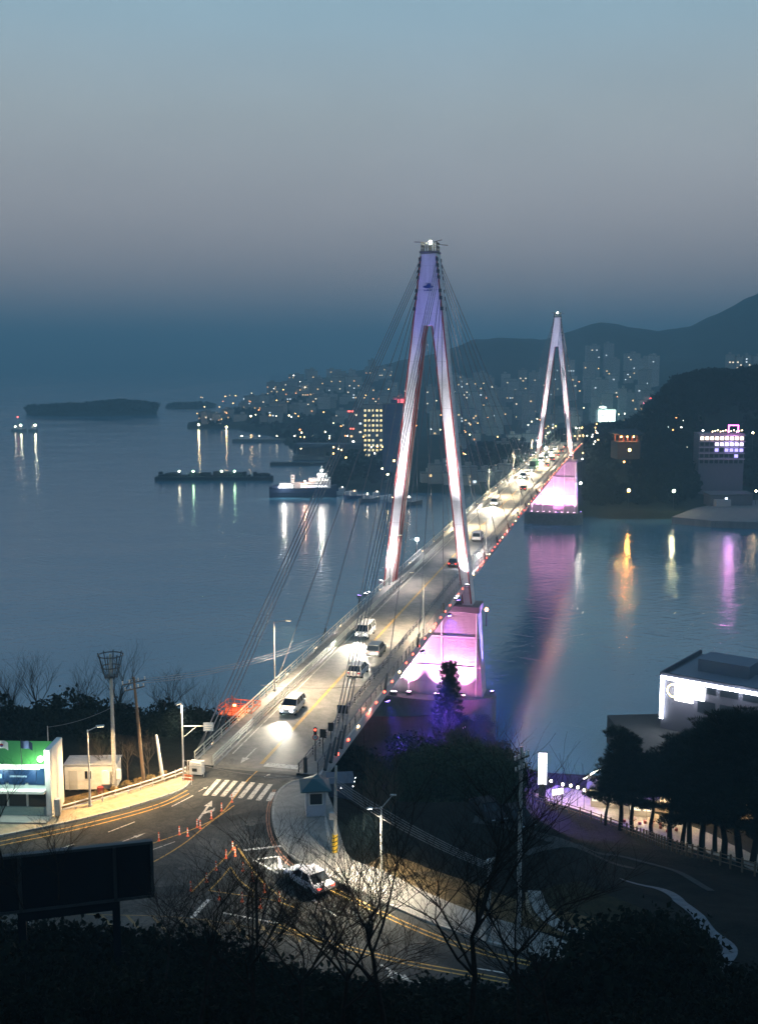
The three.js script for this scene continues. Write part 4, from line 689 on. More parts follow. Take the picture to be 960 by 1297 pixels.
{ // timber fence above the waterside lane
  const t = thing('timber_fence', 'long dark timber post-and-rail fence above the lit waterside lane', 'fence', [0, 0, 0]); const c = smooth([[628, 1000], [660, 1012], [720, 1030], [790, 1055], [850, 1078], [910, 1096], [975, 1116], [1040, 1136]].map(p => onG(...p)), 44);
  for (let i = 0; i < c.length - 1; i++) { const a = c[i], b = c[i + 1]; mesh('post', bx(.16, 1.45, .16, a.x, a.y + .7, a.z), M.wood, t); for (const y of [.45, .85, 1.22]) mesh('rail', bar(a.clone().add(V(0, y, 0)), b.clone().add(V(0, y, 0)), .055, 5), M.wood, t); }
}
structure('waterside_lane', drape([[690, 1003], [760, 1022], [830, 1047], [900, 1072], [980, 1098], [1060, 1125]], 7, .07), S({ map: grain([.22, .19, .16], .5, 8, 82, 256, .2), roughness: .85 }));
// restaurant yard and waterside lights
const bulb = lampMat(1, .82, .52, 34), signWhite = lampMat(.95, .97, 1, 5.5);
const yard = (px, py, h = 0) => onG(px, py).add(V(0, h, 0));
{
  const at = yard(686, 1012), t = thing('lit_pillar_sign', 'tall narrow white glowing sign pillar at the water edge', 'sign', at, -.1); mesh('post', bx(1.0, 2.2, .3, 0, 1.1, 0), M.darkSteel, t); mesh('light_panel', rb(1.15, 4.6, .28, .04, 0, 4.4, 0), signWhite, t); mesh('frame', [bx(.06, 4.7, .34, -.6, 4.4, 0), bx(.06, 4.7, .34, .6, 4.4, 0), bx(1.3, .08, .34, 0, 6.75, 0)], M.darkSteel, t);
  const r = new THREE.PointLight(C(.9, .95, 1), 45); r.position.copy(at).add(V(0, 4.4, .8)); r.castShadow = true; scene.add(r);
  const a2 = yard(706, 1020), b = thing('lit_board_sign', 'small slanted white glowing board sign behind the timber fence', 'sign', a2, .35); mesh('post', [bx(.08, 1.6, .08, -.6, .8, 0), bx(.08, 1.6, .08, .6, .8, 0)], M.darkSteel, b); mesh('light_panel', rb(1.7, .8, .12, .03, 0, 1.9, 0), lampMat(1, .98, .78, 4), b);
  const lamps = [[697, 1014], [712, 1018], [722, 1020], [731, 1022], [739, 1026], [748, 1012], [757, 1010], [772, 1008], [790, 1012], [803, 1015], [820, 1015], [838, 1018], [856, 1040], [872, 1044], [893, 1050]];
  lamps.forEach(([x, y], i) => { const p = yard(x, y), g = thing('garden_lamp', 'globe lamp on a thin post in the restaurant yard beyond the fence', 'lamp', p, 0, 'globe lamps in the restaurant yard'); mesh('post', cyl(.04, .03, 2.6, 6), M.darkSteel, g); mesh('lamp_globe', new THREE.SphereGeometry(.17, 10, 8).translate(0, 2.75, 0), bulb, g); if (i % 2 === 0) { const l = new THREE.PointLight(C(1, .74, .42), 46); l.position.copy(p).add(V(0, 2.75, 0)); l.castShadow = true; scene.add(l); } });
  // cable of bulbs over a gate
  const ca = yard(738, 1016, 3.4), cb = yard(762, 1012, 4.4), cc = yard(800, 1014, 3.6), s = thing('festoon_lights', 'string of small bulbs rising over the yard gate', 'string lights', [0, 0, 0]); mesh('cord', new THREE.TubeGeometry(new THREE.CatmullRomCurve3([ca, cb, cc]), 30, .03, 5), M.black, s); const cv = new THREE.CatmullRomCurve3([ca, cb, cc]); for (let i = 0; i <= 22; i++) { const q = cv.getPoint(i / 22); mesh('light_bulb', new THREE.SphereGeometry(.09, 8, 6).translate(q.x, q.y - .08, q.z), lampMat(1, .95, .8, 20), s); }
  // low restaurant houses with lit fronts
  const house = (label, px, py, W, D, H, turn, lit, roofC) => { const p = yard(px, py), h = thing('restaurant_house', label, 'building', p, turn); mesh('wall', rb(W, H, D, .05, 0, H / 2, -D / 2), S({ map: grain([.26, .22, .18], .4, 6, 83, 256, .3), roughness: .8 }), h); mesh('roof', [bx(W + 1.2, .18, D + 1.4, 0, H + .25, -D / 2 + .2, 0, .05)], S({ color: roofC, roughness: .8 }), h); const n = Math.max(2, Math.round(W / 1.6)); for (let i = 0; i < n; i++) { const w = mesh('lit_window', bx(W / n - .3, H * .42, .05, -W / 2 + (i + .5) * W / n, H * .55, .03), lit, h); mesh('frame', bx(.08, H * .46, .08, -W / 2 + (i + .02) * W / n + .1, H * .55, .04), M.darkSteel, w); } const l = new THREE.PointLight(lit.emissive.clone(), 40); l.position.copy(V(0, H * .7, 2).applyAxisAngle(V(0, 1, 0), turn).add(p)); l.castShadow = true; scene.add(l); };
  house('low restaurant with warm lit front and red sign behind the pine trunks', 838, 1030, 6, 5, 3, -.3, lampMat(1, .72, .40, 1.6), C(.06, .03, .03));
  house('long low restaurant with a glowing yellow window band beyond the pines', 935, 1040, 12, 6, 3.2, -.35, lampMat(1, .70, .34, 1.5), C(.03, .03, .035));
  house('small cream kiosk with open lit counter in the yard', 812, 1036, 3.4, 2.6, 2.6, -.2, lampMat(1, .86, .6, 1.8), C(.34, .28, .2));
  house('white-lit stall beside the tall sign pillar', 766, 1024, 4, 3, 2.6, -.25, lampMat(1, .9, .7, 1.2), C(.30, .28, .25));
  const u = yard(818, 1040), pa = thing('yard_parasol', 'cream parasol over a table in the restaurant yard', 'parasol', u); mesh('pole', cyl(.04, .04, 2.5, 6), M.wood, pa); mesh('canopy', new THREE.ConeGeometry(1.8, .7, 8, 1, true).translate(0, 2.6, 0), S({ color: C(.45, .36, .25), side: 2, roughness: .9 }), pa);
  for (const [x, y] of [[826, 1046], [800, 1044], [846, 1052]]) { const q = yard(x, y), tb = thing('yard_table', 'round table with stools in the restaurant yard', 'table', q, 0, 'tables in the restaurant yard'); mesh('top', cyl(.6, .6, .06, 14, 0, .72, 0), M.wood, tb); mesh('pedestal', cyl(.06, .06, .72, 8), M.darkSteel, tb); for (let i = 0; i < 4; i++) { const a = i * 1.57 + .4; mesh('stool', cyl(.2, .2, .44, 10, Math.cos(a) * 1, 0, Math.sin(a) * 1), paint(.3, .05, .04), tb); } }
}
{ // quay and the big waterfront building with glowing edges
  const A = atD(838, 853, 185), top = A.y, e = V(60.5 - 47.3, 0, 10).normalize(), n = V(e.z, 0, -e.x).negate();   // along the front; outwards
  structure('quay', slab([V(41, 0, -192), V(130, 0, -200), V(130, 0, -140), V(43, 0, -150)], 5.0, 9), matte({ map: grain([.04, .042, .045], .4, 6, 86, 256, .2), roughness: .95 }));
  const turn = Math.atan2(-e.z, e.x), t = thing('waterfront_building', 'big dark waterfront building with dazzling white light strips along its roof edge and corner', 'building', [A.x, 5, A.z], turn), H = top - 5;
  mesh('wall', bx(46, H - .3, 18, 23, (H - .3) / 2, -9), S({ map: grain([.05, .052, .075], .3, 6, 84, 256, .2), roughness: .8 }), t);
  mesh('parapet', [bx(46.4, .8, .4, 23.1, H - .1, .1), bx(.4, .8, 18.4, -.1, H - .1, -9)], matte({ color: C(.05, .055, .075), roughness: .9 }), t);
  mesh('roof_house', rb(9, 2.2, 6, .06, 8.5, H + .9, -9), S({ color: C(.09, .12, .17), roughness: .7 }), t); mesh('roof_house', rb(12, 3.0, 8, .06, 24, H + 1.2, -10), S({ color: C(.05, .07, .11), roughness: .7 }), t); mesh('roof', bx(45, .1, 17, 23.2, H - .25, -9), S({ color: C(.10, .13, .18), roughness: .7 }), t);
  const led = lampMat(.90, .93, 1, 22);
  mesh('light_strip', bx(46, .5, .2, 23, H - .5, .44), led, t); mesh('light_strip', bx(.6, 7.4, .2, .3, H - 4.1, .44), led, t);
  const sg = mesh('lit_sign', [rb(5.2, 2.3, .3, .08, 5.2, H - 2.2, .5), rb(3.2, 1.0, .3, .08, 4.3, H - 3.6, .5)], lampMat(1, .98, 1, 14), t); mesh('sign_ring_light', new THREE.TorusGeometry(1.1, .12, 8, 24).translate(2.4, H - 2.5, .55), lampMat(1, .75, .2, 10), sg);
  for (let i = 0; i < 10; i++) for (let k = 0; k < 3; k++) { const w = mesh('window', bx(3, 2.0, .06, 8 + i * 3.8, 1.8 + k * 3.4, .03), M.glass, t); }
  for (const [x, y, I] of [[2, H - 3, 40], [6, H - 2.4, 70], [14, H - .6, 30], [22, H - .6, 30]]) { const l = new THREE.PointLight(C(.9, .93, 1), I); l.position.copy(V(x, y, 1.6).applyAxisAngle(V(0, 1, 0), turn).add(t.position)); l.castShadow = true; l.shadow.radius = 20; scene.add(l); }
}
// tiny lamps hung in the shrubs by the booth
{
  const R = rng(77), s = thing('fairy_lights', 'scattered tiny white fairy lights hung in the bare shrubs behind the booth', 'string lights', [0, 0, 0]), m = lampMat(.9, .95, 1, 16);
  for (const [x, y] of [[411, 993], [425, 1011], [432, 998], [450, 985], [449, 990], [447, 996], [446, 1001], [437, 1019], [467, 1017], [430, 1037], [449, 1036], [419, 1048], [443, 1045], [416, 1058], [466, 1047], [460, 1055], [477, 1067], [448, 1082], [500, 1067], [505, 1052], [432, 1028]]) { const q = atD(x, y, 96 + R() * 5); mesh('light_bulb', new THREE.SphereGeometry(.04, 6, 5).translate(q.x, q.y, q.z), m, s); }
}
// ---------- ships, jetties and islands ----------
function boatHull(Ln, B, Hh, sheer) { const st = []; for (let i = 0; i <= 10; i++) { const t = i / 10, x = -Ln / 2 + Ln * t, w = B / 2 * Math.pow(Math.sin(Math.PI * Math.min(.5, .5 * (1 - Math.abs(t - .42) / .62) + .02) ), .55), y1 = Hh + sheer * Math.pow(Math.abs(t - .4) * 1.6, 2); st.push([[x, -1, -w * .55], [x, -1, w * .55], [x, y1 * .55, w * .92], [x, y1, w], [x, y1, -w], [x, y1 * .55, -w * .92]]); } return loft(st); }
{
  const p = onH(383, 631, 0), t = thing('ferry', 'ferry moored broadside with bright lit lower windows and a white bridge house', 'ferry', [p.x, 0, p.z - 6], .06), hm = S({ color: C(.025, .04, .09), roughness: .5 }), wm = S({ map: grain([.5, .5, .52], .2, 6, 85, 256, .2), roughness: .6 }), lw = lampMat(1, .95, .84, 7);
  mesh('hull', boatHull(34, 9, 4.6, 1.6), hm, t); mesh('deckhouse', rb(26, 2.6, 7.4, .1, 1, 6.0, 0), wm, t); mesh('upper_deck', rb(11, 2.4, 6, .1, 8.5, 8.6, 0), wm, t); mesh('wheelhouse', rb(5, 2.2, 5, .1, 9.5, 10.9, 0), wm, t);
  for (let i = 0; i < 7; i++) mesh('lit_window', bx(1.25, .95, .05, -14.6 + i * 1.5, 5.5, 4.1 - (i < 2 ? .3 : 0)), lw, t); mesh('prow_screen', bx(10.6, 1.6, 4.8, -10, 5.5, 1.62), hm, t);
  for (let i = 0; i < 11; i++) mesh('lit_window', bx(.8, .8, .05, -.6 + i * 1.25, 5.7, 3.74), lampMat(.95, .97, 1, 5), t);
  for (let i = 0; i < 5; i++) mesh('lit_window', bx(1.2, .9, .05, 4.6 + i * 1.8, 8.8, 3.04), lampMat(1, .9, .75, 4), t);
  mesh('funnel', rb(1.8, 4.2, 2.2, .1, -5.2, 9, 0), M.white, t); mesh('funnel_band', [bx(.9, .7, 2.3, -5.2, 10.2, 0), bx(1.2, .4, 2.3, -5.1, 8.8, 0)], hm, t); mesh('mast', [bar(V(9.5, 12, 0), V(9.5, 16, 0), .12), bar(V(8, 14, 0), V(11, 14, 0), .08)], M.white, t);
  mesh('deck_lamp', new THREE.SphereGeometry(.45, 10, 8).translate(9.5, 13.4, 2), lampMat(1, .97, .85, 60), t); mesh('deck_lamp', new THREE.SphereGeometry(.35, 10, 8).translate(1, 8.2, 3), lampMat(1, .45, .25, 40), t);
  for (const [x, y, z, c, I] of [[9.5, 13.6, 4, C(1, .95, .85), 500], [1, 8.6, 4.4, C(1, .5, .3), 260], [-9, 6.8, 7, C(1, .95, .85), 300]]) { const l = new THREE.PointLight(c, I); l.position.set(p.x + x, y, p.z - 6 + z); l.castShadow = true; scene.add(l); }
  const R = rng(5);
  [[452, 632, 13, 'blue'], [468, 636, 11, 'grey'], [481, 633, 12, 'white'], [500, 641, 10, 'blue'], [437, 627, 12, 'white'], [521, 640, 11, 'grey']].forEach(([x, y, l, c], i) => { const q = onH(x, y, 0), b = thing('fishing_boat', 'small fishing boat with a cabin moored at the quay beside the ferry', 'boat', [q.x, 0, q.z - 2], .1 + R() * .4, 'fishing boats moored by the ferry'); mesh('hull', boatHull(l, l * .28, 1.6, .9), CP[c], b); mesh('cabin', rb(l * .26, 2, l * .18, .08, -l * .15, 2.6, 0), wm, b); mesh('mast', bar(V(l * .1, 1.4, 0), V(l * .1, 5.5, 0), .07), M.darkSteel, b); mesh('deck_lamp', new THREE.SphereGeometry(.22, 8, 6).translate(-l * .12, 4.0, .5), lampMat(1, i % 3 ? .85 : .55, i % 3 ? .65 : .25, i % 2 ? 60 : 20), b); });
  for (const [x, y, nm, red] of [[25, 546, 'work boat lit by deck lamps with a red masthead light on the open water', 1], [43, 546, 'smaller work boat lit by one deck lamp beside the red-masted boat', 0]]) { const q = onH(x, y, 0), b = thing('work_boat', nm, 'boat', [q.x, 0, q.z], .1); mesh('hull', boatHull(red ? 15 : 9, 4, 1.8, 1), CP.grey, b); mesh('cabin', rb(4, 2.4, 2.6, .1, 0, 3, 0), wm, b); mesh('mast', bar(V(-1, 3, 0), V(-1, red ? 14 : 7, 0), .12), M.white, b); mesh('deck_lamp', new THREE.SphereGeometry(.7, 10, 8).translate(2, 6, 1), lampMat(1, .93, .62, 150), b); if (red) { mesh('deck_lamp', new THREE.SphereGeometry(.5, 10, 8).translate(-3.5, 4.6, 1), lampMat(1, .9, .6, 60), b); mesh('masthead_lamp', new THREE.SphereGeometry(.6, 8, 6).translate(-1, 14, 0), lampMat(1, .08, .06, 14), b); } }
}
{ // moored barge line and jetties
  const jet = (label, name, pl, pr, y, h, mat) => { const a = onH(pl, y, 0), b = onH(pr, y, 0), t = thing(name, label, 'jetty', [a.x, 0, a.z], Math.atan2(-(b.z - a.z), b.x - a.x)); t.userData.len = a.distanceTo(b); mesh('deck', rb(a.distanceTo(b), h + 2, 9, .3, a.distanceTo(b) / 2, h / 2 - 1, -4.5), mat, t); return t; };
  const dk = S({ color: C(.012, .018, .028), roughness: .9 }), R = rng(9);
  const j = jet('dark barge line lying on the water with low stacks and four lamps', 'barge_line', 196, 345, 609, 2.2, dk), Lj = j.userData.len; delete j.userData.len;
  for (let i = 0; i < 26; i++) { const w = 1.5 + R() * 3.2, h = .8 + R() * 2.2; mesh('stack', rb(w, h, 3 + R() * 3, .12, 1.5 + (Lj - 3) * (i + R() * .6) / 26, 2.2 + h / 2 - .1, -3 - R() * 3), dk, j); }
  for (const [f, g] of [[.21, 0], [.33, 1], [.57, 0], [.68, 1]]) { const x = Lj * f; mesh('lamp_post', bar(V(x, 2, -.5), V(x, 5.4, -.5), .07), M.darkSteel, j); mesh('lamp_globe', new THREE.SphereGeometry(.34, 8, 6).translate(x, 5.5, -.5), g ? lampMat(.55, 1, .55, 130) : lampMat(1, .93, .6, 90), j); }
  const b2 = jet('low dark breakwater with a pale shed beyond the barge line', 'breakwater', 294, 470, 560, 2.4, M.concreteDark); delete b2.userData.len; mesh('shed', rb(9, 2.6, 5, .1, 10, 3.4, -4), M.white, b2); for (let i = 0; i < 7; i++) mesh('lamp_globe', new THREE.SphereGeometry(.5, 8, 6).translate(8 + i * 15, 5, -4), lampMat(1, .9, .65, i % 3 ? 12 : 40), b2);
  const b3 = jet('dark jetty with bushes in front of the long pier shed', 'jetty', 342, 500, 590, 2.0, dk); delete b3.userData.len;
  { const a = onH(374, 583, 0), t = thing('pier_shed', 'long low pier shed with a flat roof carried on square posts', 'shed', [a.x, 1.5, a.z], -.05); const Ls = 66; mesh('roof', rb(Ls, 2.6, 14, .2, Ls / 2, 8.6, -7), S({ color: C(.05, .075, .11), roughness: .7 }), t); mesh('back_wall', bx(Ls - 2, 6, .4, Ls / 2, 4.4, -13), S({ color: C(.10, .12, .15), roughness: .8 }), t); for (let i = 0; i < 14; i++) mesh('post', bx(.7, 6, .7, 1 + i * (Ls - 2) / 13, 4.3, -1), M.concreteDark, t); for (const x of [4, 30, 52]) mesh('roof_lamp', new THREE.SphereGeometry(.3, 8, 6).translate(x, 6.6, -.6), lampMat(1, .75, .4, 26), t); mesh('floor', bx(Ls + 4, 2.4, 16, Ls / 2, .2, -7), M.concreteDark, t); }
}
// ---------- town ----------
const winMats = [lampMat(1, .66, .30, 2.0), lampMat(1, .85, .60, 2.0), lampMat(.80, .92, 1, 1.8), lampMat(1, .45, .16, 2.4)];
const wallMats = [[.40, .39, .37], [.30, .29, .28], [.36, .34, .31], [.25, .25, .24]].map((c, i) => S({ map: grain(c, .25, 5, 90 + i, 128, .08), roughness: .85 }));
const RC = rng(2024);
function block(o) {                        // left, right and top edges read off, distance judged from where its foot stands
  const { x0, x1, y, d, name = 'town_building', label, group, lit = .12, wall = wallMats[Math.floor(RC() * 4)], mats = winMats, storey = 3, foot } = o;
  const c = (x0 + x1) / 2, x = (c - CXP) / (FOC * 1.0093) * d, base = (foot ?? Math.max(1.5, farH(x, d)) - 1), top = atD(c, y, d).y, W = Math.max(5, (x1 - x0) / FOC * d), D = o.depth || Math.min(16, Math.max(8, W * .7)), H = top - base;
  if (H < 3 || (o.group && Math.abs(c - 770) < 22 && d < 830)) return null;
  const t = thing(name, label, 'building', [x, base, -d], o.turn ?? (RC() - .5) * .25, group);
  mesh('wall', bx(W, H, D, 0, H / 2, -D / 2), wall, t); mesh('roof', [bx(W + .4, .5, D + .4, 0, H + .2, -D / 2)], M.concreteDark, t); mesh('roof_house', bx(W * .3, 2.4, D * .4, W * (RC() - .5) * .4, H + 1.4, -D / 2), wall, t);
  const nx = Math.max(2, Math.floor(W / 2.6)), ny = Math.max(1, Math.floor((H - 2) / storey)), by = mats.map(() => []);
  for (let j = 0; j < ny; j++) for (let i = 0; i < nx; i++) if (RC() < lit) by[Math.floor(Math.pow(RC(), 1.6) * mats.length)].push(bx(W / nx * .5, storey * .42, .08, -W / 2 + (i + .5) * W / nx, 1.6 + j * storey + storey * .3, .04));
  by.forEach((g, i) => { if (g.length) tag(mesh('lit_window', g, mats[i], t), 0, 0, 0, 'stuff'); });
  for (let j = 0; j < ny; j += 2) mesh('ledge', bx(W + .12, .16, .14, 0, .9 + j * storey, .06), M.concreteDark, t);
  return t;
}
{
  const lowL = 'low town house with a few lit windows on the far shore', midL = 'mid-rise town block with scattered lit windows on the far shore', towL = 'hazy apartment tower in the distance behind the town';
  for (let i = 0; i < 46; i++) { const x = 252 + RC() * 265, s = pwl(shoreFar, x), d = Math.max(s + 14, 1010) + RC() * 420, w = 7 + RC() * 12; const f = farH((x - CXP) / FOC * d, d); block({ x0: x - w / 2, x1: x + w / 2, y: atY(f + 5 + RC() * 9, d), d, label: lowL, group: 'low houses of the far town', lit: .16 }); }
  for (let i = 0; i < 30; i++) { const x = 345 + RC() * 180, d = 1080 + RC() * 700, w = 8 + RC() * 12; const f = farH((x - CXP) / FOC * d, d); block({ x0: x - w / 2, x1: x + w / 2, y: atY(f + 8 + RC() * 12, d), d, label: midL, group: 'mid-rise blocks of the far town', lit: .10 }); }
  for (const [x0, x1, y] of [[386, 396, 482], [399, 407, 474], [409, 418, 476], [420, 431, 470], [436, 446, 474], [450, 462, 480], [470, 482, 486]]) block({ x0, x1, y: y + 4, d: 1450, label: towL, group: 'hazy apartment towers behind the town', lit: .015 });
  for (let i = 0; i < 30; i++) { const x = 545 + RC() * 280, d = 1120 + RC() * 330, w = 9 + RC() * 10; const f = farH((x - CXP) / FOC * d, d); block({ x0: x - w / 2, x1: x + w / 2, y: atY(f + 16 + RC() * 26, d), d, label: towL, group: 'hazy apartment towers behind the town', lit: .10, mats: winMats.slice(1, 3) }); }
  for (let i = 0; i < 26; i++) { const x = 560 + RC() * 260, d = 640 + RC() * 520, w = 10 + RC() * 14; const f = farH((x - CXP) / FOC * d, d); block({ x0: x - w / 2, x1: x + w / 2, y: atY(f + 6 + RC() * 10, d), d, label: midL, group: 'mid-rise blocks of the far town', lit: .12 }); }
  for (const [x0, x1, y] of [[922, 930, 449], [932, 940, 452], [943, 951, 450], [954, 964, 451]]) block({ x0, x1, y, d: 1150, label: 'apartment tower showing above the dark wooded headland', group: 'towers above the headland', lit: .22, mats: winMats.slice(1, 3) });
  for (const [x0, x1, y] of [[640, 652, 490], [655, 668, 486], [672, 684, 492], [722, 733, 494], [736, 747, 490], [752, 764, 488], [768, 780, 494], [786, 797, 500]]) block({ x0, x1, y, d: 1380, label: 'tall apartment block in the haze behind the plain pylon', group: 'apartment blocks behind the plain pylon', lit: .2, mats: winMats.slice(1, 3) });
  for (let i = 0; i < 40; i++) { const x = 548 + RC() * 282, d = 980 + RC() * 380, w = 8 + RC() * 9; const f = farH((x - CXP) / FOC * d, d); block({ x0: x - w / 2, x1: x + w / 2, y: atY(f + 12 + RC() * 24, d), d, label: 'apartment slab in the hazy quarter between the two pylons', group: 'slabs of the hazy quarter', lit: .055, mats: winMats.slice(0, 3) }); }
  for (let i = 0; i < 34; i++) { const x = 300 + RC() * 215, d = 1000 + RC() * 620, w = 8 + RC() * 12; const f = farH((x - CXP) / FOC * d, d); block({ x0: x - w / 2, x1: x + w / 2, y: atY(f + 6 + RC() * 11, d), d, label: 'taller block among the low houses of the far shore town', group: 'taller blocks of the far town', lit: .14 }); }
  for (let i = 0; i < 12; i++) { const x = 540 + i * 11 + RC() * 6, d = 586 + RC() * 30, w = 14 + RC() * 10; block({ x0: x - w / 2, x1: x + w / 2, y: atY(7 + RC() * 6, d), d, label: 'low port shed on the quay behind the bridge', group: 'port sheds behind the bridge', lit: .18 }); }
  // singular ones
  block({ x0: 485, x1: 514, y: 512, d: 640, label: 'tall plain dark blue slab tower beside the left leg of the emblem pylon', lit: .0, wall: S({ color: C(.06, .08, .16), roughness: .8 }), turn: 0 });
  block({ x0: 460, x1: 485, y: 513, d: 760, label: 'office block with bright yellow lit floors left of the dark slab tower', lit: .85, mats: [lampMat(1, .78, .34, 2.2), lampMat(1, .86, .5, 1.6)], turn: 0, storey: 3.4 });
  block({ x0: 442, x1: 459, y: 521, d: 780, label: 'block with a red roof sign left of the yellow lit office', lit: .3, turn: 0 });
  const sign = (label, px, py, d, w, h, mat) => { const p = atD(px, py, d), t = thing('roof_sign', label, 'sign', p); mesh('frame', [bx(w + .5, .2, .2, 0, -h / 2 - .2, -.2), bx(.2, 3, .2, -w / 3, -h / 2 - 1.5, -.3), bx(.2, 3, .2, w / 3, -h / 2 - 1.5, -.3)], M.darkSteel, t); mesh('lit_sign', rb(w, h, .4, .1), mat, t); };
  sign('red bar sign on the roof left of the yellow lit office', 444, 521, 770, 4, .9, lampMat(1, .12, .10, 5)); sign('small red sign near the port road below the lit office', 446, 543, 740, 3, .8, lampMat(1, .15, .1, 5));
  const tw = block({ x0: 498, x1: 513, y: 503, d: 900, label: 'pale tower with two square red signs behind the emblem pylon leg', lit: .05, turn: 0, wall: S({ color: C(.5, .3, .32), roughness: .8 }) });
  sign('left of two red square signs at the top of the pale tower', 502, 508.5, 890, 3.6, 3.8, lampMat(1, .10, .12, 3.4)); sign('right of two red square signs at the top of the pale tower', 509.5, 508.5, 890, 3, 3.8, lampMat(1, .10, .12, 3.4));
  block({ x0: 759, x1: 781, y: 519, d: 800, label: 'floodlit white building with dark top windows behind the pavilion roof', lit: .5, mats: [lampMat(1, .95, .9, 2), lampMat(1, .6, .7, 2)], wall: S({ color: C(.7, .72, .75), roughness: .8 }), turn: 0 });
  { const p = atD(769, 535, 780); for (const [dx, I] of [[-6, 9000], [6, 9000]]) { const f = flood('green-white floodlight at the foot of the white building', 'floodlights of the white building', V(p.x + dx, 31, p.z + 12), V(p.x + dx * .4, p.y + 8, p.z - 20), C(.7, 1, .85), I, .9, lampMat(.4, 1, .7, 30), .8); } }
  sign('long red neon sign on the building at the foot of the headland', 826, 504.5, 900, 5, .8, lampMat(1, .10, .08, 5)); sign('pink neon sign under the red one at the foot of the headland', 819, 510.5, 900, 6, .9, lampMat(1, .25, .35, 4)); block({ x0: 812, x1: 834, y: 507, d: 905, label: 'dark block carrying two neon signs at the foot of the headland', lit: .1 });
  sign('long white lit canopy on a roof under the mountain', 641, 491.5, 1350, 24, 1.4, lampMat(.9, 1, .9, 1.8)); sign('red sign on a hazy building beside the stay cables', 627, 503, 1200, 3, 3, lampMat(1, .1, .1, 3)); sign('warm lit strip sign under the small red sign', 627, 510.5, 1190, 6, 1.6, lampMat(1, .85, .6, 2));
  // purple-lit hotel on the right
  const R = rng(31), dH = 545, xc = (918 - CXP) / (FOC * 1.0093) * dH, base = Math.max(2, farH(xc, dH)) - 2, topH = atD(918, 549, dH).y, W = 22, t = thing('lit_hotel', 'five-storey building with purple-lit floors and a glowing magenta roof frame', 'building', [xc, base, -dH], -.05), Hh = topH - base;
  mesh('wall', bx(W, Hh, 12, 0, Hh / 2, -6), S({ color: C(.14, .13, .17), roughness: .8 }), t); const nS = 5; for (let k = 0; k < nS; k++) { mesh('balcony', bx(W + .3, .3, 1.2, 0, Hh - 1 - k * 2.9, .5), S({ color: C(.45, .42, .5), roughness: .7 }), t); for (let i = 0; i < 9; i++) { const on = k < 1 ? 1 : k < 3 ? i > 2 && R() < .88 : k < 4 ? i > 3 && R() < .4 : R() < .05; mesh('window', bx(1.7, 1.6, .06, -W / 2 + 1.4 + i * 2.4, Hh - 2.4 - k * 2.9, .04), on ? (k === 0 ? lampMat(1, .78, .62, 5) : k === 1 ? lampMat(.85, .75, 1, 3.5) : lampMat(.45, .38, 1, 2.6)) : M.glass, t); } }
  mesh('roof_frame_light', [bx(5, .5, .4, 5.5, Hh + 4, -.5), bx(.5, 3.6, .4, 3.2, Hh + 2.2, -.5), bx(.5, 3.6, .4, 7.8, Hh + 2.2, -.5)], lampMat(1, .15, .75, 9), t); mesh('roof_lamp', new THREE.SphereGeometry(.35, 8, 6).translate(-9.5, Hh + 1.4, .5), lampMat(1, .95, .8, 60), t); for (let i = 0; i < 12; i++) mesh('roof_lamp', new THREE.SphereGeometry(.22, 8, 6).translate(-5 + i * 1.3, Hh + 1.0 + (i % 3) * .3, 1), lampMat(1, .72, .45, 26), t);
  for (const [x, y, c, I] of [[5, Hh + 3, C(1, .3, .85), 240], [4, Hh - 5, C(.55, .4, 1), 120]]) { const l = new THREE.PointLight(c, I); l.position.set(xc + x, base + y, -dH + 4); l.castShadow = true; l.shadow.radius = 20; scene.add(l); }
  // quay house and ramp under the headland
  const q = onH(915, 640, 3), h2 = thing('quay_house', 'pale low house with a white gable wall on the shore under the headland', 'building', [q.x, 2.4, q.z], .1); mesh('wall', bx(20, 5.5, 8, 4, 2.75, -4), S({ color: C(.10, .10, .13), roughness: .85 }), h2); mesh('roof', bx(21, .4, 9, 4, 5.7, -4, 0, .08), S({ color: C(.05, .07, .08), roughness: .8 }), h2); mesh('annex', bx(7, 3.4, 3, -1, 1.7, 1.5), S({ color: C(.34, .34, .38), roughness: .8 }), h2); mesh('lit_window', bx(1.2, .9, .06, 1.5, 3.6, .04), lampMat(.8, .9, 1, 5), h2);
  const s0 = [[850, 663], [880, 651], [930, 641], [1010, 640], [1010, 672], [900, 668]].map(p => onH(p[0], p[1], 0)); structure('boat_ramp', slab(s0, 2.8, 4), S({ map: grain([.17, .17, .18], .4, 6, 95, 256, .1), roughness: .9 }));
}
function atY(h, d) { const y = h - EYE.y, c = Math.cos(PITCH), s = Math.sin(PITCH); const f = d * c - y * s, u = y * c + d * s; return CYP - FOC * u / f; }
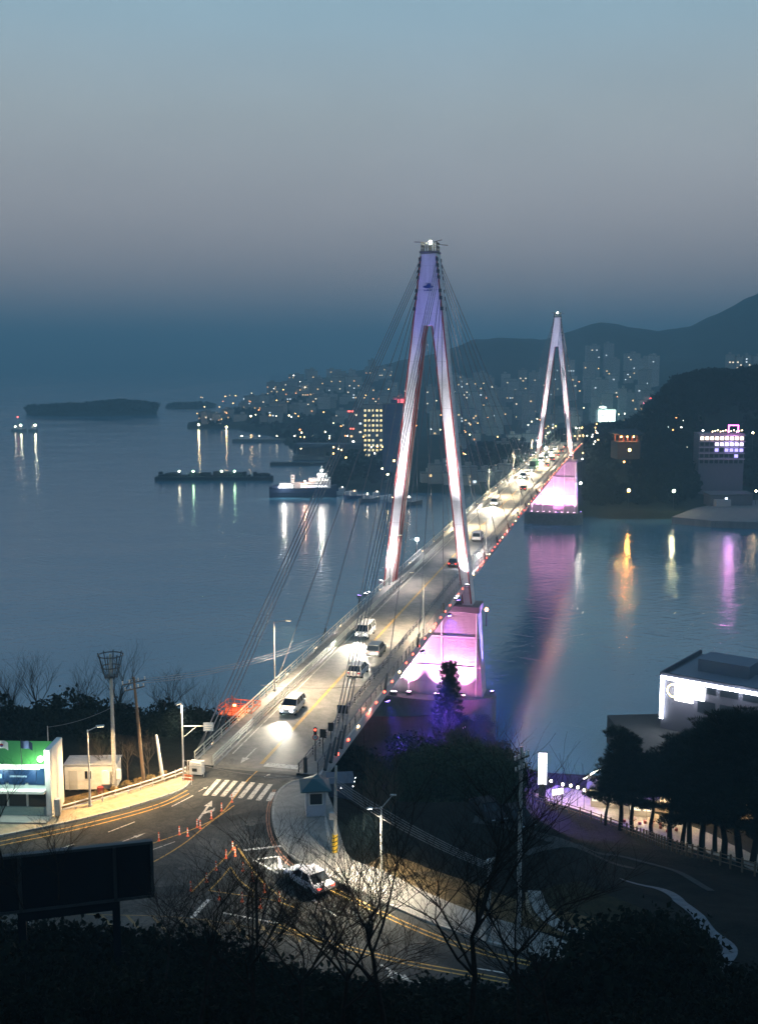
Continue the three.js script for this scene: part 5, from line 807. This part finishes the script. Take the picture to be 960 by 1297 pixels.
{ // pavilion with a curved tiled roof, lit from inside
  const d = 520, p = atD(792, 560, d), t = thing('pavilion', 'orange-lit timber pavilion with a dark upswept hip-and-gable roof', 'pavilion', [p.x, p.y, p.z], .1), W = 9;
  mesh('base', bx(W + 2, 8, W + 1, 0, -3.6, 0), S({ color: C(.05, .045, .04), roughness: .9 }), t); for (let i = 0; i < 5; i++) for (const z of [-3.6, 3.6]) mesh('column', cyl(.25, .25, 3.2, 8, -W / 2 + .4 + i * (W - .8) / 4, .4, z), paint(.4, .10, .05), t);
  const st = []; for (let i = 0; i <= 12; i++) { const u = i / 12 * 2 - 1, x = u * (W / 2 + 2.2), lift = .9 * u * u * u * u; st.push([[x, 3.4 + lift, -5.8], [x, 3.6 + lift, 5.8], [x * .9, 4.4 + lift * .7, 3.4], [x * .72, 6.0 + lift * .5, .3], [x * .72, 6.0 + lift * .5, -.3], [x * .9, 4.4 + lift * .7, -3.4]]); } mesh('roof', loft(st), S({ color: C(.03, .035, .045), roughness: .8 }), t); mesh('beam', [bx(W, .5, .3, 0, 3.3, 3.7), bx(W, .5, .3, 0, 3.3, -3.7)], paint(.25, .12, .05), t); mesh('railing', [bx(W + 1, .12, .1, 0, 1.4, 4.4), bx(W + 1, .12, .1, 0, .9, 4.4)], paint(.35, .1, .05), t);
  for (const x of [-3, 0, 3]) { mesh('ceiling_lamp', new THREE.SphereGeometry(.35, 8, 6).translate(x, 2.8, 2.5), lampMat(1, .5, .15, 40), t); const l = new THREE.PointLight(C(1, .48, .16), 120); l.position.set(p.x + x, p.y + 2.4, p.z + 3.2); l.castShadow = true; scene.add(l); }
}
{ // single far lamps: strong ones with long reflections, then the street lights of the town
  const lone = (label, px, py, d, col, k, r, I, h = 6) => { const p = atD(px, py, d), t = thing('far_lamp_post', label, 'street lamp', [p.x, p.y - h, p.z]); mesh('pole', cyl(.14, .08, h, 6), M.darkSteel, t); mesh('lamp_globe', new THREE.SphereGeometry(r, 12, 8).translate(0, h, 0), lampMat(...col, k * 1.3), t); if (I) { const l = new THREE.PointLight(C(...col), I); l.position.copy(p); l.castShadow = true; scene.add(l); } };
  lone('bright orange lamp low on the wooded shore right of the pier under the plain pylon', 796, 621, 478, [1, .38, .06], 260, .55, 420, 8); lone('orange lamp among the trees below the pavilion', 797, 570, 505, [1, .42, .08], 120, .5, 260); lone('pale yellow lamp on the wooded shore between the orange lamp and the boat ramp', 853, 622, 478, [1, .95, .5], 220, .5, 420, 8); lone('warm lamp at the shore edge by the quay house', 957, 622, 480, [1, .72, .4], 60, .4, 100);
  lone('white lamp on a bracket at the right end of the pier under the plain pylon', 735, 612, BR(11.5, 0, 276).z * -1, [1, .95, .8], 130, .4, 160, 4); lone('orange lamp on a tall post beside the hotel', 953, 548, 560, [1, .7, .35], 60, .4, 100, 10); lone('lamp post on the skyline at the left foot of the headland', 824, 538, 600, [1, .85, .5], 60, .4, 0, 8); lone('small orange lamp beside the road left of the pavilion', 790, 585, 500, [1, .4, .1], 20, .35, 0, 4);
  const edge = (label, w, sq, hh, k, I) => { const b0 = BR(w, deckY(sq) + .1, sq), t = thing('glare_lamp_post', label, 'lamp', b0); mesh('pole', cyl(.09, .06, hh, 8), M.galv, t); mesh('lamp_globe', new THREE.SphereGeometry(.3, 12, 8).translate(0, hh, 0), lampMat(1, .97, 1, k), t); const l = new THREE.PointLight(C(1, .97, 1), I); l.position.copy(b0).add(V(0, hh, 0)); l.castShadow = true; scene.add(l); };
  edge('dazzling white lamp on the left edge of the bridge past the emblem pylon leg', -6.95, 24, 3.4, 420, 420); edge('dazzling white lamp on the right bridge edge past the emblem pylon leg', 6.95, 14, 2.6, 520, 520);
  lone('blue-white lamp behind the left leg of the plain pylon', 691, 568, 492, [.8, .85, 1], 160, .5, 300, 4); lone('small red lamp on the right end of the pier under the emblem pylon', 616, 772, BR(9, 0, 0).z * -1, [1, .35, .1], 26, .3, 30, 3);
  lone('lamp on the port quay beside the fishing boats', 491, 601, 580, [1, .75, .35], 60, .4, 120, 8);
  const mats = [lampMat(1, .55, .18, 14), lampMat(1, .80, .45, 16), lampMat(1, .93, .78, 18), lampMat(1, .34, .10, 12), lampMat(.6, 1, .9, 24)], R = rng(404), protos = mats.map((m, i) => null);
  let nL = 0; const gl = new THREE.SphereGeometry(1, 7, 5), pg = cyl(.1, .07, 6, 5);
  const add = (x, d, k, r, h) => { const wx = (x - CXP) / (FOC * 1.0093) * d, f = Math.max(2, farH(wx, d)), t = thing('town_street_light', 'small street light glowing among the buildings of the far town', 'street light', [wx, f - .5, -d], 0, 'street lights of the far town'); const p = mesh('pole', pg, M.darkSteel, t); p.scale.y = h / 6; const m = mesh('lamp_globe', gl, mats[k], t); m.scale.setScalar(r); m.position.y = h; if (nL++ % 9 === 0) { const l = new THREE.PointLight(mats[k].emissive.clone(), 900); l.position.set(wx, f - .5 + h, -d); l.castShadow = true; scene.add(l); } };
  for (let i = 0; i < 95; i++) { const x = 245 + R() * 285, s = pwl(shoreFar, x), d = s + 6 + Math.pow(R(), 1.5) * 650; add(x, d, [0, 0, 1, 3, 2, 0][Math.floor(R() * 6)], .32 + R() * .3, 6 + R() * 14); }
  for (let i = 0; i < 56; i++) { const x = 540 + R() * 290, d = 620 + R() * 760; add(x, d, R() < .4 ? 1 + Math.floor(R() * 2) : R() < .5 ? 0 : 3, .24 + R() * .24, 6 + R() * 14); }
  for (let i = 0; i < 16; i++) add(842 + i * 3.1 + R() * 2, 560 + R() * 20, R() < .7 ? 2 : 3, .3, 5);
  const warm2 = (label, px, py, d, k) => lone(label, px, py, d, [1, .66, .3], k, .8, 300, 7); warm2('warm lamp at the tip of the far town headland', 252, 538, 1125, 170); warm2('warm lamp on the town waterfront inside the headland tip', 287, 541, 1120, 90); warm2('lamp on the low breakwater beyond the barge line', 304, 556, 965, 110); warm2('orange lamp on the town waterfront above the breakwater', 318, 527, 1150, 60);
  for (const [x0, x1, d0, d1, n] of [[730, 760, 520, 700, 26]]) for (let i = 0; i < n; i++) add(x0 + R() * (x1 - x0), d0 + R() * (d1 - d0), R() < .5 ? 0 : 2, .3, 4 + R() * 8);
}
// ---------- trees and shrubs ----------
function branchTree(seed, H, spread, levels, r0, lean = 0, up = .35, dense = 0) {   // a bare crown grown limb by limb; returns [trunk and limbs, twigs]
  const R = rng(seed), thick = [], thin = [];
  const grow = (p, d, len, r, lv) => {
    const n = 3; let q = p.clone(), dir = d.clone(), rr = r;
    for (let i = 0; i < n; i++) { const nx = q.clone().addScaledVector(dir, len / n); (lv < 2 ? thick : thin).push(bar(q, nx, rr, lv < 2 ? 6 : 3, rr * .82)); q = nx; rr *= dense ? .86 : .82; dir.add(V((R() - .5) * .35, (R() - .2) * .18, (R() - .5) * .35)).normalize(); 
      if (lv < levels && (i > 0 || lv > 0)) { const k = lv === 0 ? 2 : dense ? 1 + (R() < dense ? 1 : 0) : R() < .75 ? 1 : 0; for (let b = 0; b < k; b++) { const a = R() * Math.PI * 2, s = V(Math.cos(a), up + R() * .4, Math.sin(a)).multiplyScalar(spread).add(dir).normalize(); grow(q, s, len * (.52 + R() * .28), rr * (dense ? .6 : .62), lv + 1); } } }
    if (lv < levels) for (let b = 0; b < 2; b++) { const a = R() * Math.PI * 2, s = dir.clone().addScaledVector(V(Math.cos(a), .1, Math.sin(a)), spread * .7).normalize(); grow(q, s, len * (.55 + R() * .25), rr * .75, lv + 1); }
  };
  grow(V(0, 0, 0), V(lean, 1, lean * .3).normalize(), H * .42, r0, 0);
  return [fuse(thick), thin.length ? fuse(thin) : null];
}
const bare = [[11, 9, .75, 4, .16], [23, 8, .9, 4, .14], [37, 10, .7, 4, .18], [41, 7, .8, 4, .12]].map(a => branchTree(...a));
const bareFine = [[51, 9, 1.05, 4, .115, .2, .15, .2], [67, 8.5, 1.2, 4, .105, -.35, .1, .2], [83, 10, 1.0, 4, .125, .12, .15, .2]].map(a => branchTree(...a));
function bareTree(label, group, at, k, sc, turn, mat = M.bark, set = bare) { const t = thing('bare_tree', label, 'tree', at, turn, group), [a, b] = set[k % set.length]; mesh('trunk', a, mat, t); if (b) tag(mesh('crown', b, mat, t), 0, 0, 0, 'stuff'); t.scale.set(sc, sc, sc); return t; }
function leafCloud(seed, n, rx, ry, rz, size, flatness = 1) {           // separate leaf faces spread through clumps, not over one ball
  const R = rng(seed), pos = [], cl2 = []; const nC = Math.max(5, Math.round(n / 60));
  for (let i = 0; i < nC; i++) { const a = R() * 6.283, b = Math.acos(2 * R() - 1), r = .35 + .65 * Math.cbrt(R()); cl2.push([Math.cos(a) * Math.sin(b) * r, Math.cos(b) * r, Math.sin(a) * Math.sin(b) * r, .16 + R() * .2]); }
  for (let i = 0; i < n; i++) {
    const c = cl2[i % nC], x = (c[0] + (R() + R() + R() - 1.5) * c[3] * 1.3) * rx, y = (c[1] + (R() + R() + R() - 1.5) * c[3] * 1.1) * ry, z = (c[2] + (R() + R() + R() - 1.5) * c[3] * 1.3) * rz, s = size * (.6 + R() * .8);
    const u = V(R() - .5, R() - .5, R() - .5).normalize(), v = V(R() - .5, (R() - .5) * flatness, R() - .5).cross(u).normalize(), p = V(x, y, z), A = p.clone().addScaledVector(u, s), Bp = p.clone().addScaledVector(v, s * .5), D = p.clone().addScaledVector(v, -s * .5), E2 = p.clone().addScaledVector(u, -s * .6);
    for (const q of [A, Bp, E2, A, E2, D]) pos.push(q.x, q.y, q.z);
  }
  return tri(pos);
}
const shrubG = [1, 2, 3].map(k => leafCloud(100 + k, 1500, 1.6, 1.25, 1.6, .16));
const bushG = [1, 2].map(k => leafCloud(140 + k, 2600, 2.6, 2.6, 2.6, .2));
function shrub(label, group, at, k, sc, set = shrubG, mat = M.leafDark) { const t = thing('shrub', label, 'shrub', at, k * 1.7, group); const h = set === bushG ? 2.4 : 1.1; mesh('foliage', set[k % set.length].clone().translate(0, h, 0), mat, t); mesh('stem', [bar(V(0, -.3, 0), V(.1, h, .05), .09, 5, .04), bar(V(0, -.1, 0), V(-.5, h * 1.1, .3), .05, 5, .02)], M.bark, t); t.scale.setScalar(sc); return t; }
function needles(seed, n, R0) { const R = rng(seed), pos = []; for (let i = 0; i < n; i++) { const a = R() * 6.283, b = R() * 2 - .6, r = Math.cbrt(R()) * R0, c = V(Math.cos(a) * r, R() * R0 * .35, Math.sin(a) * r), d = V(Math.cos(a) * .8 + (R() - .5), .35 + R() * .7, Math.sin(a) * .8 + (R() - .5)).normalize(), s = V(R() - .5, R() - .5, R() - .5).cross(d).normalize(), l = .26 + R() * .2; for (const q of [c.clone().addScaledVector(s, .035), c.clone().addScaledVector(s, -.035), c.clone().addScaledVector(d, l)]) pos.push(q.x, q.y, q.z); } return tri(pos); }
function pineGeo(seed, H) {
  const R = rng(seed), tr = [], lf = [], pts = [V(0, -.5, 0)]; let x = 0, z = 0; const n = 6; for (let i = 1; i <= n; i++) { x += (R() - .45) * .5; z += (R() - .5) * .5; pts.push(V(x, H * i / n, z)); }
  for (let i = 0; i < n; i++) tr.push(bar(pts[i], pts[i + 1], .27 * (1 - i / (n + 1)), 7, .27 * (1 - (i + 1) / (n + 1))));
  const curve = new THREE.CatmullRomCurve3(pts), base = [1, 2, 3].map(k => needles(seed * 9 + k, 130, .66));
  for (let i = 0; i < 38; i++) { const f = .33 + .67 * Math.pow(i / 38, .85), p = curve.getPoint(Math.min(.99, f)), a = R() * 6.283, l = (1 - (f - .33) * 1.0) * (1.7 + R() * 2.0) + .3, e = p.clone().add(V(Math.cos(a) * l, .15 + R() * .6, Math.sin(a) * l)); tr.push(bar(p, e, .06, 4, .02)); const m = 2 + Math.floor(l * 1.7); for (let k = 0; k < m; k++) { const q = p.clone().lerp(e, .35 + .7 * k / m).add(V((R() - .5) * .7, (R() - .2) * .35, (R() - .5) * .7)); lf.push(base[k % 3].clone().rotateY(R() * 6).scale(.8 + R() * .6, .8, .8 + R() * .6).translate(q.x, q.y, q.z)); } }
  return [fuse(tr), fuse(lf)];
}
const pines = [3, 7, 13].map(s => pineGeo(s, 10));
function pine(label, group, at, k, sc, turn) { const t = thing('pine_tree', label, 'tree', at, turn, group); mesh('trunk', pines[k % 3][0], M.bark, t); tag(mesh('crown', pines[k % 3][1], M.leafPine, t), 0, 0, 0, 'stuff'); t.scale.setScalar(sc); return t; }
{
  const R = rng(808);
  // pines between the park and the waterside lane
  [[785, 1052, 1.02], [801, 1056, .95], [848, 1070, 1.1], [862, 1078, .9], [888, 1082, 1.12], [916, 1092, 1.05], [938, 1098, 1.2], [962, 1104, 1.25], [766, 1046, .7], [990, 1112, 1.2], [826, 1062, .85], [873, 1070, 1.15], [905, 1080, .95], [952, 1092, 1.1]].forEach(([x, y, s], i) => pine('dark leaning pine with a flat layered crown above the timber fence', 'pines above the waterside lane', onG(x, y), i, s * 1.22, i * 1.3));
  // bare trees and thicket on the left shore below the road
  for (let i = 0; i < 26; i++) { const x = -58 + i * 1.95 + R() * 1.5, d = 118 + R() * 20; bareTree('dark bare tree in the thicket along the left shore', 'bare trees on the left shore', V(x, groundH(x, -d) - .2, -d), i, .62 + R() * .42, R() * 6); }
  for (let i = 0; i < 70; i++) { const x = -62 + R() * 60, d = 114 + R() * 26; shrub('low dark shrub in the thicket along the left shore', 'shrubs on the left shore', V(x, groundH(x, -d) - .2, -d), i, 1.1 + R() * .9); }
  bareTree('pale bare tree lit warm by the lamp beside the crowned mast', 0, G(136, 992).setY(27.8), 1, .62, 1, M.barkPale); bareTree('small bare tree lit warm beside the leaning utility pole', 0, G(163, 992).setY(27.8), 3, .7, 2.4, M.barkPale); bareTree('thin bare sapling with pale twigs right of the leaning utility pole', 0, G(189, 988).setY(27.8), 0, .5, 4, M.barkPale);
  for (let i = 0; i < 9; i++) { const p = G(86 + i * 15, 1022 - i * 4.6); shrub('tuft of dry straw-coloured grass along the verge guardrail', 'dry grass tufts on the verge', p.setY(RH + .05), i, .22 + R() * .12, shrubG, M.straw || (M.straw = S({ color: C(.28, .2, .08), roughness: 1, side: 2 }))); }
  // thicket under the right side of the bridge
  for (let i = 0; i < 110; i++) { const x = 0 + R() * 30, d = 104 + R() * 82, h = groundH(x, -d); if (h < 1 || colOf(x, d) > 652) continue; const s = BR(0, 0, 0).sub(V(x, 0, -d)).dot(nB); if (-s < 7.5 && d > 100 && -s > -9) continue; shrub('dense dark bush on the slope beside the bridge', 'bushes on the slope right of the bridge', V(x, h - .3, -d), i, (d > 140 ? .42 : .75) + R() * (d > 140 ? .25 : .55), bushG, M.leafSlope); }
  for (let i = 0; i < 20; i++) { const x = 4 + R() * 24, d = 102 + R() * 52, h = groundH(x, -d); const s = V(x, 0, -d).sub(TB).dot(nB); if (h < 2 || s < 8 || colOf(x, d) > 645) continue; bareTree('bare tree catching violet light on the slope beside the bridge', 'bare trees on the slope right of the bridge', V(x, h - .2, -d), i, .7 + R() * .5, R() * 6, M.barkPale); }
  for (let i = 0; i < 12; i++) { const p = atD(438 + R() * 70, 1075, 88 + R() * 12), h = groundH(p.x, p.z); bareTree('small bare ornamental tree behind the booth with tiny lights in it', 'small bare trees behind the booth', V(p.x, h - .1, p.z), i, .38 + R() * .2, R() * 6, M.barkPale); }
  { const p = atD(568, 900, 152), t = thing('conifer_tree', 'dark pointed conifer standing in front of the pier under the emblem pylon', 'tree', [p.x, groundH(p.x, p.z) - .3, p.z]), H = atD(568, 838, 152).y - t.position.y, lf = [], R2 = rng(5), b = needles(5, 200, .8); for (let i = 0; i < 90; i++) { const f = .12 + .86 * i / 90, r = (1 - f) * 3.0 + .15, a = i * 2.4; lf.push(b.clone().scale(1.1, 1, 1.1).rotateY(a).translate(Math.cos(a) * r * (.4 + R2() * .6), H * f, Math.sin(a) * r * (.4 + R2() * .6))); } mesh('trunk', cyl(.24, .04, H, 7), M.bark, t); tag(mesh('crown', lf, M.leafPine, t), 0, 0, 0, 'stuff'); }
  // hillside below the viewpoint
  const topLine = [[-60, 1185], [0, 1192], [90, 1196], [230, 1200], [300, 1222], [380, 1240], [450, 1250], [560, 1262], [640, 1258], [700, 1252], [740, 1228], [770, 1192], [810, 1170], [850, 1174], [875, 1205], [900, 1245], [960, 1252], [1010, 1240]];
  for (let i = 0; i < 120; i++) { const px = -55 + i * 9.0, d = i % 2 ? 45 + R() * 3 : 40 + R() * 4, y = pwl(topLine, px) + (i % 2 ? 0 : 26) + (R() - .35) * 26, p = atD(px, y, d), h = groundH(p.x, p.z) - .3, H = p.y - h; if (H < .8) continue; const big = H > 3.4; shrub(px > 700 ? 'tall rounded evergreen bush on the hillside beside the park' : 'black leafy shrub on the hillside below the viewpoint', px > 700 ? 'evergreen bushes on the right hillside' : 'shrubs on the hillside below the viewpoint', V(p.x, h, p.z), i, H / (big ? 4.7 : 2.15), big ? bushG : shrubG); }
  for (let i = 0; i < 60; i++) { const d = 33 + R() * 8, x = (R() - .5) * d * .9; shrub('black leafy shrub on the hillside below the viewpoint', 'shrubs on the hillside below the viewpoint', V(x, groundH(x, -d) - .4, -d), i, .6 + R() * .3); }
  // bare foreground trees
  for (const [px, d, k, sc, tu] of [[585, 26, 0, .84, .4], [430, 25, 1, .70, 2.2], [490, 28, 2, .74, 4.1], [315, 27, 0, .66, 1.2], [660, 29, 1, .76, 5.2], [250, 28, 2, .58, .9], [375, 24, 0, .58, 5.9], [700, 27, 2, .52, 3.7]]) { const p = atD(px, 1360, d); bareTree('dark bare tree with fine twigs on the hillside below the viewpoint', 'bare trees on the hillside below the viewpoint', p.setY(groundH(p.x, p.z) - .2), k, sc, tu, M.bark, bareFine); }
  for (const [px, py, d, k, sc, tu] of [[30, 1150, 34, 1, .5, 1], [75, 1140, 30, 0, .5, 2], [5, 1100, 33, 2, .6, 3.6], [210, 1240, 36, 1, .8, 4.6]]) { const p = atD(px, py, d); bareTree('thin bare sapling beside the back of the big sign board', 'saplings beside the sign board', p, k, sc * .55, tu, M.bark, bareFine); }
  { // the sign board seen from behind
    const a = atD(192, 1066, 45), b = atD(-60, 1050, 43), t = thing('sign_board', 'large black sign board seen from behind on two thick posts', 'sign board', [a.x, 0, a.z], Math.atan2(-(a.z - b.z), a.x - b.x)), Ln = a.distanceTo(b), yT = a.y, yB = atD(192, 1133, 45).y, bm = matte({ color: C(.004, .005, .009), roughness: .9 });
    mesh('panel', rb(Ln, yT - yB, .22, .03, -Ln / 2, (yT + yB) / 2, 0), bm, t); mesh('frame', [bx(Ln + .1, .12, .3, -Ln / 2, yT + .02, 0), bx(Ln + .1, .12, .3, -Ln / 2, yB, 0), bx(.12, yT - yB, .3, 0, (yT + yB) / 2, 0)], M.darkSteel, t);
    for (const x of [-1.55, -5.4]) { mesh('post', bx(.32, yB - 38, .3, x, (yB + 38) / 2, -.1), bm, t); mesh('stiffener', bx(.14, yT - yB, .16, x, (yT + yB) / 2, .18), M.black, t); }
    mesh('lower_panel', bx(4.0, .42, .2, -3.5, yB - .25, 0), bm, t);
    const p = atD(326, 1190, 46), s = thing('marker_post', 'slim black post on the hillside below the viewpoint among the bare trees', 'post', [p.x, groundH(p.x, p.z) - .2, p.z]); mesh('post', cyl(.08, .07, atD(326, 1115, 46).y - s.position.y, 8), M.black, s); mesh('cap', cyl(.1, .1, .08, 8, 0, atD(326, 1115, 46).y - s.position.y, 0), M.black, s);
  }
  // far woods: one mass on the headland, one on the islands, thin belts in the town
  const clump = leafCloud(900, 420, 4.2, 3.8, 4.2, .8);
  const wood = (name, label, list, mat) => { const m = new THREE.InstancedMesh(clump, mat, list.length), o = new THREE.Object3D(); list.forEach(([x, y, z, s], i) => { o.position.set(x, y, z); o.rotation.set(0, i * 2.1, 0); o.scale.set(s, s * (.8 + (i % 5) * .12), s); o.updateMatrix(); m.setMatrixAt(i, o.matrix); }); m.name = numbered(name); m.castShadow = m.receiveShadow = true; tag(m, label, 'wood', 0, 'stuff'); scene.add(m); };
  const farLeaf = matte({ color: C(.006, .010, .007), roughness: 1, side: 2 }), A = [], B2 = [], C2 = [];
  for (let i = 0; i < 5200; i++) { const c = 672 + R() * 420, d = 482 + Math.pow(R(), 1.2) * 330, x = (c - CXP) / (FOC * 1.0093) * d, h = farH(x, d); if (h < 4.5) continue; const s = V(x, 0, -d).sub(TB), w = s.dot(nB), al = s.dot(uB); if (Math.abs(w) < 13 && al < 420) continue; if (Math.abs(c - 918) < 34 && d < 600 && d > 528) continue; if (Math.abs(c - 792) < 18 && d > 508 && d < 545) continue; A.push([x, h + 2.2, -d, .7 + R() * .7]); }
  wood('headland_wood', 'dark wooded headland right of the plain pylon', A, farLeaf);
  for (let i = 0; i < 420; i++) { const c = 585 + R() * 90, d = 625 + R() * 135, x = (c - CXP) / (FOC * 1.0093) * d, h = farH(x, d); B2.push([x, h + 2 + 11 * Math.exp(-(((c - 640) / 45) ** 2)) * R(), -d, .7 + R() * .6]); }
  for (let i = 0; i < 380; i++) { const c = 240 + R() * 260, s = pwl(shoreFar, c), d = s + 12 + R() * 500, x = (c - CXP) / (FOC * 1.0093) * d; B2.push([x, farH(x, d) + 2.5, -d, .7 + R() * .8]); }
  wood('town_wood', 'dark tree belts between the buildings of the far town', B2, farLeaf);
  const isl = (x0, x1, d, hmax, n, seed, list) => { const Ri = rng(seed), w = (x1 - x0) / FOC * d, cx = ((x0 + x1) / 2 - CXP) / (FOC * 1.0093) * d, g = new THREE.SphereGeometry(1, 28, 14, 0, Math.PI * 2, 0, Math.PI / 2), p = g.attributes.position; const prof = x => Math.pow(Math.max(0, 1 - x * x), .5) * (.62 + .3 * sst(x, -.2, .45) + .18 * nz(x * 3.2, seed)); for (let i = 0; i < p.count; i++) { const x = p.getX(i); p.setXYZ(i, x * w / 2, Math.pow(p.getY(i), .45) * (hmax - 7) * (.62 + .4 * sst(x, -.2, .45)) - .5, p.getZ(i) * 60); } g.computeVertexNormals(); const m = structure('wooded_island', g, M.mountain); m.position.set(cx, 0, -d - 50); for (let i = 0; i < n; i++) { const x = Ri() * 2 - 1, z = (Ri() * 2 - 1) * .95, k = 1 - x * x - z * z; if (k < .01) continue; list.push([cx + x * w / 2, Math.pow(k, .22) * (hmax - 7) * (.62 + .4 * sst(x, -.2, .45)) + 2.2, -d - 50 + z * 60, .5 + Ri() * Ri() * 1.6]); } };
  isl(18, 186, 1400, 21, 1500, 3, C2); isl(205, 262, 1620, 9, 240, 8, C2);
  wood('island_wood', 'dark woods covering the low islands on the left horizon', C2, farLeaf);
}
renderer.setSize(960, 1297);
renderer.render(scene, camera);
